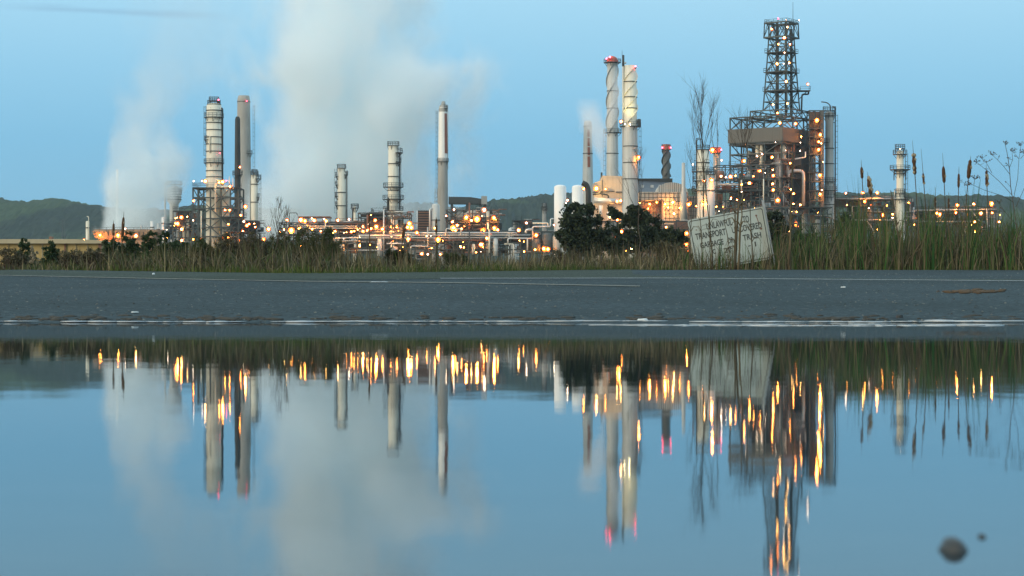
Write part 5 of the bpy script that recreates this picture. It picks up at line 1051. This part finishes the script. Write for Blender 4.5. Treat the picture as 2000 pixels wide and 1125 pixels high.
# trees and bushes: trunk with limbs, crown of many small leaves in clumps
def tree(name, label, cat, px, pyb, D, shape, leaf, nleaf, lsize, mat, seed, trunk_r=.12, group=None, gz=GZ, twigs=0):
    """shape: list of (px, row, radius px, squash) leaf masses"""
    o = bpy.data.objects.new(name, None); COL.objects.link(o); k = D/F; o.location = (PX(px, D), D, gz); tag(o, label, cat, group, 'thing'); R = np.random.default_rng(seed); rr = random.Random(seed)
    b = MB(); cz = lambda py: PZ(py, D)-gz
    low = min(cz(s[1]) for s in shape)
    b.tube([(0, 0, -.2), (.05*k, 0, max(.2, low*.5)), (0, 0, max(.4, low))], [trunk_r, trunk_r*.8, trunk_r*.6], 8)
    for s in shape: c = Vector(((s[0]-px)*k, rr.gauss(0, .2)*s[2]*k, cz(s[1]))); b.tube([(0, 0, max(.2, low*.6)), c*.55+Vector((0, 0, low*.2)), c], [trunk_r*.5, trunk_r*.3, trunk_r*.1], 5)
    link("trunk", b.mesh("trunk", LV['twig']), o)
    tot = sum(s[2]**2 for s in shape); P = []
    for s in shape:
        n = int(nleaf*s[2]**2/tot); nc = max(6, n//45); r = s[2]*k; sq_ = s[3] if len(s) > 3 else 1
        d = R.normal(size=(nc, 3)); d /= np.linalg.norm(d, axis=1)[:, None]; rad = r*R.uniform(.35, 1.0, nc)**.6
        cc = d*rad[:, None]; cc[:, 2] *= sq_; cc += np.array([(s[0]-px)*k, 0, cz(s[1])])
        pick = R.integers(0, nc, n); P.append(cc[pick]+R.normal(size=(n, 3))*r*.14)
    P = np.concatenate(P); P = P[P[:, 2] > .02]; n = len(P); a = R.normal(size=(n, 3)); a /= np.linalg.norm(a, axis=1)[:, None]; c = np.cross(a, R.normal(size=(n, 3))); c /= np.linalg.norm(c, axis=1)[:, None]
    s1 = lsize*R.uniform(.6, 1.4, n)[:, None]; s2 = s1*leaf
    V = np.stack([P-a*s1, P-c*s2, P+a*s1, P+c*s2], 1).reshape(-1, 3); Fc = np.arange(n*4).reshape(-1, 4)
    me = bpy.data.meshes.new("crown"); me.vertices.add(len(V)); me.vertices.foreach_set("co", V.ravel().astype(np.float32)); me.loops.add(n*4); me.loops.foreach_set("vertex_index", Fc.ravel().astype(np.int32))
    me.polygons.add(n); me.polygons.foreach_set("loop_start", (np.arange(n)*4).astype(np.int32)); me.materials.append(LV[mat]); me.update(); link("crown", me, o)
    if twigs:
        n = twigs; z_ = np.zeros(n); hmax = max(cz(s[1])+s[2]*k*.9 for s in shape); xr = np.array([(s[0]-px)*k for s in shape]); wr = np.array([s[2]*k for s in shape]); j = R.integers(0, len(shape), n)
        ribbons("branches", xr[j]+R.normal(0, .5, n)*wr[j], R.normal(0, .4, n)*wr[j], z_, hmax*R.uniform(.45, 1.15, n), R.uniform(.005, .013, n), R.normal(0, .45, n), LV['brush' if mat != 'brush' else 'twig'], o, 5, seed=seed)
    return o
tree("broadleaf_tree", "large round dark tree in front of the white drums", "tree", 1133, 500, 190, [(1120, 422, 27, .9), (1146, 420, 26, .85), (1100, 455, 20, 1), (1165, 450, 25, 1), (1130, 460, 34, .9), (1180, 470, 20, 1.1), (1110, 478, 18, .9), (1150, 485, 28, .7), (1122, 405, 13, .7), (1146, 408, 12, .7)], .6, 9000, .16, 'dark', 31, .25)
tree("broadleaf_tree", "round dark tree at the foot of the floodlit stack", "tree", 1248, 500, 200, [(1246, 422, 24, .8), (1268, 440, 22, .9), (1228, 440, 20, .9), (1282, 462, 20, .9), (1250, 465, 34, .8), (1222, 470, 18, 1), (1243, 408, 12, .8)], .6, 6500, .17, 'dark', 32, .22)
tree("broadleaf_tree", "small dark tree in the gap between the two round dark trees", "tree", 1197, 500, 210, [(1192, 415, 16, .7), (1208, 420, 14, .7), (1195, 470, 24, 1.0), (1206, 490, 20, 1)], .6, 3000, .16, 'dark', 33, .18)
tree("broadleaf_tree", "low dark tree spreading right of the floodlit stack's tree", "tree", 1318, 500, 185, [(1310, 460, 20, .7), (1328, 466, 18, .8), (1300, 478, 22, .8)], .6, 2600, .15, 'dark', 34, .16)
tree("broadleaf_tree", "dark tree just right of the sign's top corner", "tree", 1514, 500, 200, [(1512, 430, 20, 1), (1505, 455, 22, 1.1), (1525, 460, 20, 1.1), (1512, 485, 26, .9)], .6, 4200, .16, 'dark', 35, .2)
tree("broadleaf_tree", "low dark tree below the orange lamp right of the sign", "tree", 1575, 500, 195, [(1562, 468, 20, .9), (1588, 474, 20, .8), (1572, 490, 24, .8)], .6, 3000, .16, 'dark', 36, .2)
tree("broadleaf_tree", "dark bushy tree behind the tall green reeds", "tree", 1655, 500, 170, [(1650, 440, 22, 1.1), (1668, 455, 22, 1), (1640, 470, 20, 1), (1660, 480, 26, .9)], .6, 4200, .14, 'dark', 37, .2)
tree("conifer", "loose-topped dark conifer, leftmost in front of the tan warehouse", "tree", 48, 525, 70, [(50, 474, 9, 1.3), (44, 490, 14, 1), (56, 492, 12, 1), (36, 505, 15, .9), (58, 508, 16, .9), (46, 516, 18, .8)], .35, 4200, .05, 'conifer', 41, .06)
tree("conifer", "dense upright dark conifer, right one before the tan warehouse", "tree", 101, 525, 72, [(101, 478, 9, 1.2), (96, 492, 13, 1.1), (107, 492, 12, 1.1), (100, 508, 19, 1), (93, 514, 14, .8), (110, 514, 13, .8)], .35, 4600, .05, 'conifer', 42, .06)
tree("white_shrub", "pale greyish flowering shrub between the two warehouse conifers", "shrub", 66, 525, 62, [(65, 492, 8, 1.3), (62, 505, 8, 1.2), (70, 508, 7, 1.2)], .4, 900, .035, 'fluff', 43, .02)
for q, (px_, D_, shp, lab) in enumerate(((218, 78, [(216, 478, 14, 1.1), (228, 484, 12, 1.1), (205, 495, 14, 1), (222, 505, 20, .9)], "dark tree hiding the right end of the tan warehouse"), (253, 82, [(252, 468, 14, 1.2), (262, 480, 14, 1.1), (244, 486, 14, 1), (255, 503, 22, .9)], "dark tree at the right foot of the cooling tower"),
      (296, 84, [(292, 466, 14, 1.2), (304, 478, 16, 1), (284, 486, 15, 1), (296, 503, 24, .9)], "dark tree below the short stacks under the left steam"), (322, 80, [(322, 468, 12, 1.3), (332, 486, 15, 1), (316, 492, 15, 1), (326, 506, 22, .9)], "dark pointed tree below the banded drum"),
      (352, 86, [(350, 484, 14, 1), (364, 490, 15, 1), (356, 505, 20, .9)], "dark low tree right of the pointed one"))):
    tree("dark_tree", lab, "tree", px_, 525, D_, shp, .4, 3600, .055, 'conifer', 50+q, .07, "dark trees left of the tall steel frame")
for q, (px_, dy, shp, lab, mt) in enumerate(((20, 3, [(15, 500, 18, .8), (35, 508, 18, .7)], "low grey brush at the far left road edge", 'brush'), (140, 4, [(135, 503, 20, .8), (160, 506, 18, .8)], "grey twiggy brush in front of the warehouse wall", 'brush'), (182, 3, [(180, 502, 18, .9), (195, 508, 15, .8)], "brown bramble under the warehouse's right corner", 'brush'),
      (395, 5, [(390, 480, 18, 1), (405, 495, 20, .9)], "leafy dark bush below the tall steel frame", 'olive'), (440, 6, [(436, 474, 20, .9), (455, 490, 24, .9)], "grey bramble below the tall grey chimney", 'brush'), (492, 6, [(490, 470, 20, .9), (505, 486, 26, .9)], "high grey brush right of the grey chimney", 'brush'),
      (548, 7, [(545, 468, 20, .9), (560, 486, 24, .9), (532, 488, 20, .9)], "grey green brush below the big steam's left edge", 'olive'), (600, 6, [(596, 466, 22, .9), (615, 484, 26, .9)], "dark bush below the dark canopy", 'olive'), (645, 5, [(640, 466, 16, 1.2), (650, 490, 22, .9)], "green leafy bush at the left end of the white galvanised pipes", 'olive'),
      (772, 5, [(768, 500, 18, .8), (790, 504, 18, .8)], "low dark bush under the crowded platform column", 'dark'), (885, 6, [(880, 505, 16, .7), (900, 507, 14, .7)], "low olive bush below the busy orange unit", 'olive'), (1090, 5, [(1085, 503, 20, .7), (1110, 505, 20, .7)], "low brown bush under the largest round tree", 'brush'),
      (1300, 5, [(1295, 490, 20, .8), (1315, 500, 20, .8)], "brown weedy bush left of the sign", 'brush'), (1550, 4, [(1548, 498, 20, .8), (1572, 504, 18, .8)], "brown thicket at the foot of the ragged dry stalk", 'brush'), (1790, 3, [(1785, 500, 24, .7), (1815, 504, 22, .7)], "dark brown thicket at the foot of the split-headed cattail", 'brush'), (1870, 3, [(1868, 500, 22, .8), (1890, 505, 20, .7)], "brown thicket at the foot of the plumpest cattail", 'brush'), (1960, 4, [(1955, 490, 22, .9), (1985, 498, 22, .8)], "brown brush below the bare branching weed", 'brush'))):
    y = veg_y(px_)+dy*.5+.3; tree("bush", lab, "bush", px_, 525, y, shp, .3, 2600, .022, mt, 70+q, .015, "bushes along the road edge", surf(y)-.03, 260)
# ------------------------------------------------------------------ the road sign
def rounded(w, h, r, n=5):
    P = []
    for cx_, cz_, a0 in ((w/2-r, h/2-r, 0), (-w/2+r, h/2-r, 90), (-w/2+r, -h/2+r, 180), (w/2-r, -h/2+r, 270)):
        for k in range(n+1): a = math.radians(a0+90*k/n); P.append((cx_+r*math.cos(a), cz_+r*math.sin(a)))
    return P[::-1]
y = veg_y(1420)+1.1; k = y/F; so = bpy.data.objects.new("road_sign", None); COL.objects.link(so)
tag(so, "tilted white road sign about uncovered garbage, half hidden by reeds", "road sign", None, 'thing')
ang = math.radians(10.3); w, h_ = 151*k, 104*k
cxp = 1342+.5*151*math.cos(ang)+.5*104*math.sin(ang); cyp = 430-.5*151*math.sin(ang)+.5*104*math.cos(ang)
so.location = (PX(cxp, y), y, PZ(cyp, y)); so.rotation_euler = (math.radians(3), -ang, 0)
def rr_prism(name, w, h, r, y0, y1, mat):
    b = MB(); b.prism(rounded(w, h, r)[::-1], y0, y1); return link(name, b.mesh(name, mat), so)
signm = paint("sign_sheet", (.40, .455, .415), .55, .16, .55, scale=3, stain_col=(.30, .26, .17))
inkm = paint("sign_ink", (.055, .06, .056), .6, .2, .1)
rr_prism("panel", w, h_, .05, -.004, .004, signm)
b = MB(); O = rounded(w-.06*.9, h_-.054, .04); I = rounded(w-.054-.03, h_-.054-.03, .03); n = len(O)
b.v += [(x, -.0062, z) for x, z in O]+[(x, -.0062, z) for x, z in I]+[(x, -.0042, z) for x, z in O]+[(x, -.0042, z) for x, z in I]
for i in range(n): j = (i+1) % n; b.face([i, j, n+j, n+i]); b.face([i, 2*n+i, 2*n+j, j]); b.face([n+i, n+j, 3*n+j, 3*n+i])
link("border", b.mesh("border", inkm), so)
def word(t, u0, u1, v, cap):
    """u from the panel's left edge, v down from its top to the letters' foot, all in photo pixels"""
    c = bpy.data.curves.new("lettering", 'FONT'); c.body = t; c.size = cap*k/.70; c.extrude = .001; c.materials.append(inkm); c.offset = .0034
    f_ = bpy.data.objects.new("lettering_curve", c); COL.objects.link(f_); bpy.context.view_layer.update()
    me = bpy.data.meshes.new_from_object(f_.evaluated_get(bpy.context.evaluated_depsgraph_get())); me.name = "lettering"
    wd = max(f_.dimensions.x, .01); bpy.data.objects.remove(f_); o = link("lettering", me, so); o.scale = ((u1-u0)*k/wd, 1, 1); o.rotation_euler = (math.radians(90), 0, 0)
    o.location = (-w/2+u0*k, -.0065, h_/2-v*k)
word("UNLAWFUL", 34, 85, 25, 13); word("TO", 107, 119, 25, 13)
word("TRANSPORT", 10, 70, 41, 12); word("UNCOVERED", 82, 141, 41, 12)
word("GARBAGE", 16, 62, 59, 11); word("OR", 70, 82, 59, 11); word("TRASH", 101, 137, 59, 11)
word("C", 38, 44, 74, 9); word("29", 60, 76, 76, 9); word("- 1", 108, 124, 74, 9)
b = MB()
for (u_, v_, r) in ((134, 15, .018), (139, 42, .022), (14, 22, .012)): b.tube([(-w/2+u_*k, -.012, h_/2-v_*k), (-w/2+u_*k, -.0045, h_/2-v_*k)], r, 8)
b.bar((-w/2+134*k, -.0055, h_/2-15*k), (-w/2+137*k, -.0055, h_/2-34*k), .014, .002); link("bolts", b.mesh("bolts", M['brown']), so)
b = MB(); b.bar((w/2+.012, .03, h_/2+.12), (w/2+.015, .03, -h_/2-.15), .05, .03); b.bar((-w/2+.2, .03, h_/2-.1), (-w/2+.2, .03, -h_/2-.15), .05, .03); link("post", b.mesh("post", M['galv']), so)
# ------------------------------------------------------------------ steam
def steam(name, label, D, path, dens, depth, nscale, rough_k, seed, soft=.55, col=(1, 1, 1)):
    """path: (row, centre column, half width px, share of density) from foot to top; a closed hull holds noise-broken vapour round a rising axis"""
    k = D/F; zs = [PZ(p[0], D) for p in path]; z0, z1 = zs[0], zs[-1]; xs = [PX(p[1], D) for p in path]; ws = [p[2]*k*1.18 for p in path]
    b = MB(); n = 20; m = 26; i0 = len(b.v)
    zt = list(zip(zs, xs)); zw = list(zip(zs, ws))
    for j in range(m+1):
        z = z0+(z1-z0)*j/m; x, w = lerp(zt, z), lerp(zw, z)*1.7
        for q in range(n): a = 2*math.pi*q/n; b.v.append((x+w*math.cos(a), w*depth*math.sin(a), z))
    for j in range(m):
        for q in range(n): q2 = (q+1) % n; b.face([i0+j*n+q, i0+j*n+q2, i0+(j+1)*n+q2, i0+(j+1)*n+q])
    b.face([i0+q for q in reversed(range(n))]); e = i0+m*n; b.face([e+q for q in range(n)])
    mat = bpy.data.materials.new(name); mat.use_nodes = True; nt = mat.node_tree; nt.nodes.clear(); N = nt.nodes.new; L = nt.links.new
    out = N("ShaderNodeOutputMaterial"); pv = N("ShaderNodeVolumePrincipled"); L(pv.outputs[0], out.inputs["Volume"])
    pv.inputs["Color"].default_value = (*col, 1); pv.inputs["Anisotropy"].default_value = -.5
    def math_(op, a, c=None, clamp=False):
        nd = N("ShaderNodeMath"); nd.operation = op; nd.use_clamp = clamp
        for i, v in enumerate((a, c)):
            if v is None: continue
            if hasattr(v, 'links'): L(v, nd.inputs[i])
            else: nd.inputs[i].default_value = v
        return nd.outputs[0]
    tc = N("ShaderNodeTexCoord"); sp = N("ShaderNodeSeparateXYZ"); L(tc.outputs["Object"], sp.inputs[0]); X_, Y_, Z_ = sp.outputs
    t = math_('DIVIDE', math_('SUBTRACT', Z_, z0), z1-z0)
    def curve(vals, lo, hi):
        fc_ = N("ShaderNodeFloatCurve"); c = fc_.mapping.curves[0]; P = [((z-z0)/(z1-z0), (v-lo)/(hi-lo)) for z, v in zip(zs, vals)]
        c.points[0].location = P[0]; c.points[1].location = P[-1]
        for p in P[1:-1]: c.points.new(*p)
        fc_.mapping.update(); L(t, fc_.inputs["Value"])
        return math_('ADD', math_('MULTIPLY', fc_.outputs[0], hi-lo), lo)
    lo, hi = min(xs)-1, max(xs)+1; cx = curve(xs, lo, hi); cw = curve(ws, 0, max(ws)*1.02); cd = curve([p[3] for p in path], 0, 1.02)
    dx = math_('DIVIDE', math_('SUBTRACT', X_, cx), cw); dy = math_('DIVIDE', math_('DIVIDE', Y_, depth), cw)
    r = math_('SQRT', math_('ADD', math_('MULTIPLY', dx, dx), math_('MULTIPLY', dy, dy)))
    mp = N("ShaderNodeMapping"); mp.inputs["Location"].default_value = (seed*13.7, seed*5.1, 0); mp.inputs["Scale"].default_value = (1, 1, .72); L(tc.outputs["Object"], mp.inputs[0])
    nz = N("ShaderNodeTexNoise"); nz.inputs["Scale"].default_value = nscale; nz.inputs["Detail"].default_value = 5; nz.inputs["Roughness"].default_value = .58; nz.inputs["Distortion"].default_value = .35; L(mp.outputs[0], nz.inputs[0])
    f = math_('ADD', math_('SUBTRACT', 1.22, r), math_('MULTIPLY', math_('SUBTRACT', nz.outputs[0], .52), rough_k))
    f = math_('MULTIPLY', math_('DIVIDE', f, soft, True), math_('MULTIPLY', math_('SUBTRACT', 1.66, r), 2.2, True), True); f = math_('MULTIPLY', math_('POWER', f, 1.5), cd); L(math_('MULTIPLY', f, dens), pv.inputs["Density"])
    o = link(name, b.mesh(name, mat)); o.location = (0, D, 0); tag(o, label, "steam", None, 'stuff'); return o
steam("steam_plume", "left steam plume rising from the cooling tower", 672, [(457, 243, 50, 1), (430, 252, 46, 1), (400, 266, 50, .95), (370, 280, 58, .8), (330, 288, 58, .6), (290, 286, 56, .45), (255, 286, 54, .32), (215, 298, 64, .2), (160, 318, 75, .10), (100, 340, 90, .05), (20, 365, 110, .03), (-40, 380, 120, 0)], .24, .75, .075, 3.4, 1, .7, (.95, .99, 1))
steam("steam_plume", "big steam plume filling the sky behind the middle columns", 735, [(470, 655, 150, .9), (430, 668, 160, 1), (380, 685, 160, 1), (320, 695, 158, 1), (260, 708, 165, .95), (200, 716, 185, .9), (150, 712, 190, .85), (110, 690, 170, .75), (60, 668, 155, .7), (0, 655, 150, .65), (-80, 650, 160, .4), (-140, 650, 160, 0)], .105, .7, .042, 3.7, 2, .65, (.95, .99, 1))
steam("steam_jet", "small white steam jet left of the red-domed stack", 640, [(338, 1177, 3, 1), (318, 1176, 6, 1), (295, 1172, 13, .95), (270, 1168, 19, .9), (245, 1162, 23, .8), (222, 1152, 22, .55), (200, 1148, 20, .2), (190, 1146, 18, 0)], .22, .8, .20, 2.2, 3, .6)
steam("steam_jet", "thin vapour drifting across the upper part of the red-domed stack", 668, [(250, 1192, 9, .3), (225, 1198, 12, .8), (200, 1203, 12, .9), (175, 1205, 14, .7), (150, 1210, 14, .45), (120, 1216, 14, 0)], .15, .8, .20, 2.2, 4, .6)
steam("steam_jet", "faint vapour wisp low beside the thin column right of the grey chimney", 668, [(450, 520, 18, .8), (425, 512, 20, .8), (400, 515, 20, .5), (370, 525, 20, 0)], .06, .8, .14, 2.3, 5)
steam("steam_jet", "little vapour puff inside the lattice plant", 596, [(350, 1519, 4, .6), (335, 1520, 6, .9), (320, 1521, 7, .8), (305, 1514, 7, .4), (290, 1512, 7, 0)], .14, .8, .4, 2.2, 6)

# ------------------------------------------------------------------ air between here and the hills
b = MB(); b.box(-4500, 4500, -60, 3900, -9, 190)
hm = bpy.data.materials.new("haze"); hm.use_nodes = True; nt = hm.node_tree; nt.nodes.clear()
ho = nt.nodes.new("ShaderNodeOutputMaterial"); hv = nt.nodes.new("ShaderNodeVolumePrincipled"); nt.links.new(hv.outputs[0], ho.inputs["Volume"])
hv.inputs["Color"].default_value = (.72, .9, 1, 1); hv.inputs["Density"].default_value = .00006; hv.inputs["Anisotropy"].default_value = .1
tag(link("haze", b.mesh("haze", hm)), "thin blue evening air over the whole plain", "haze", None, 'stuff')
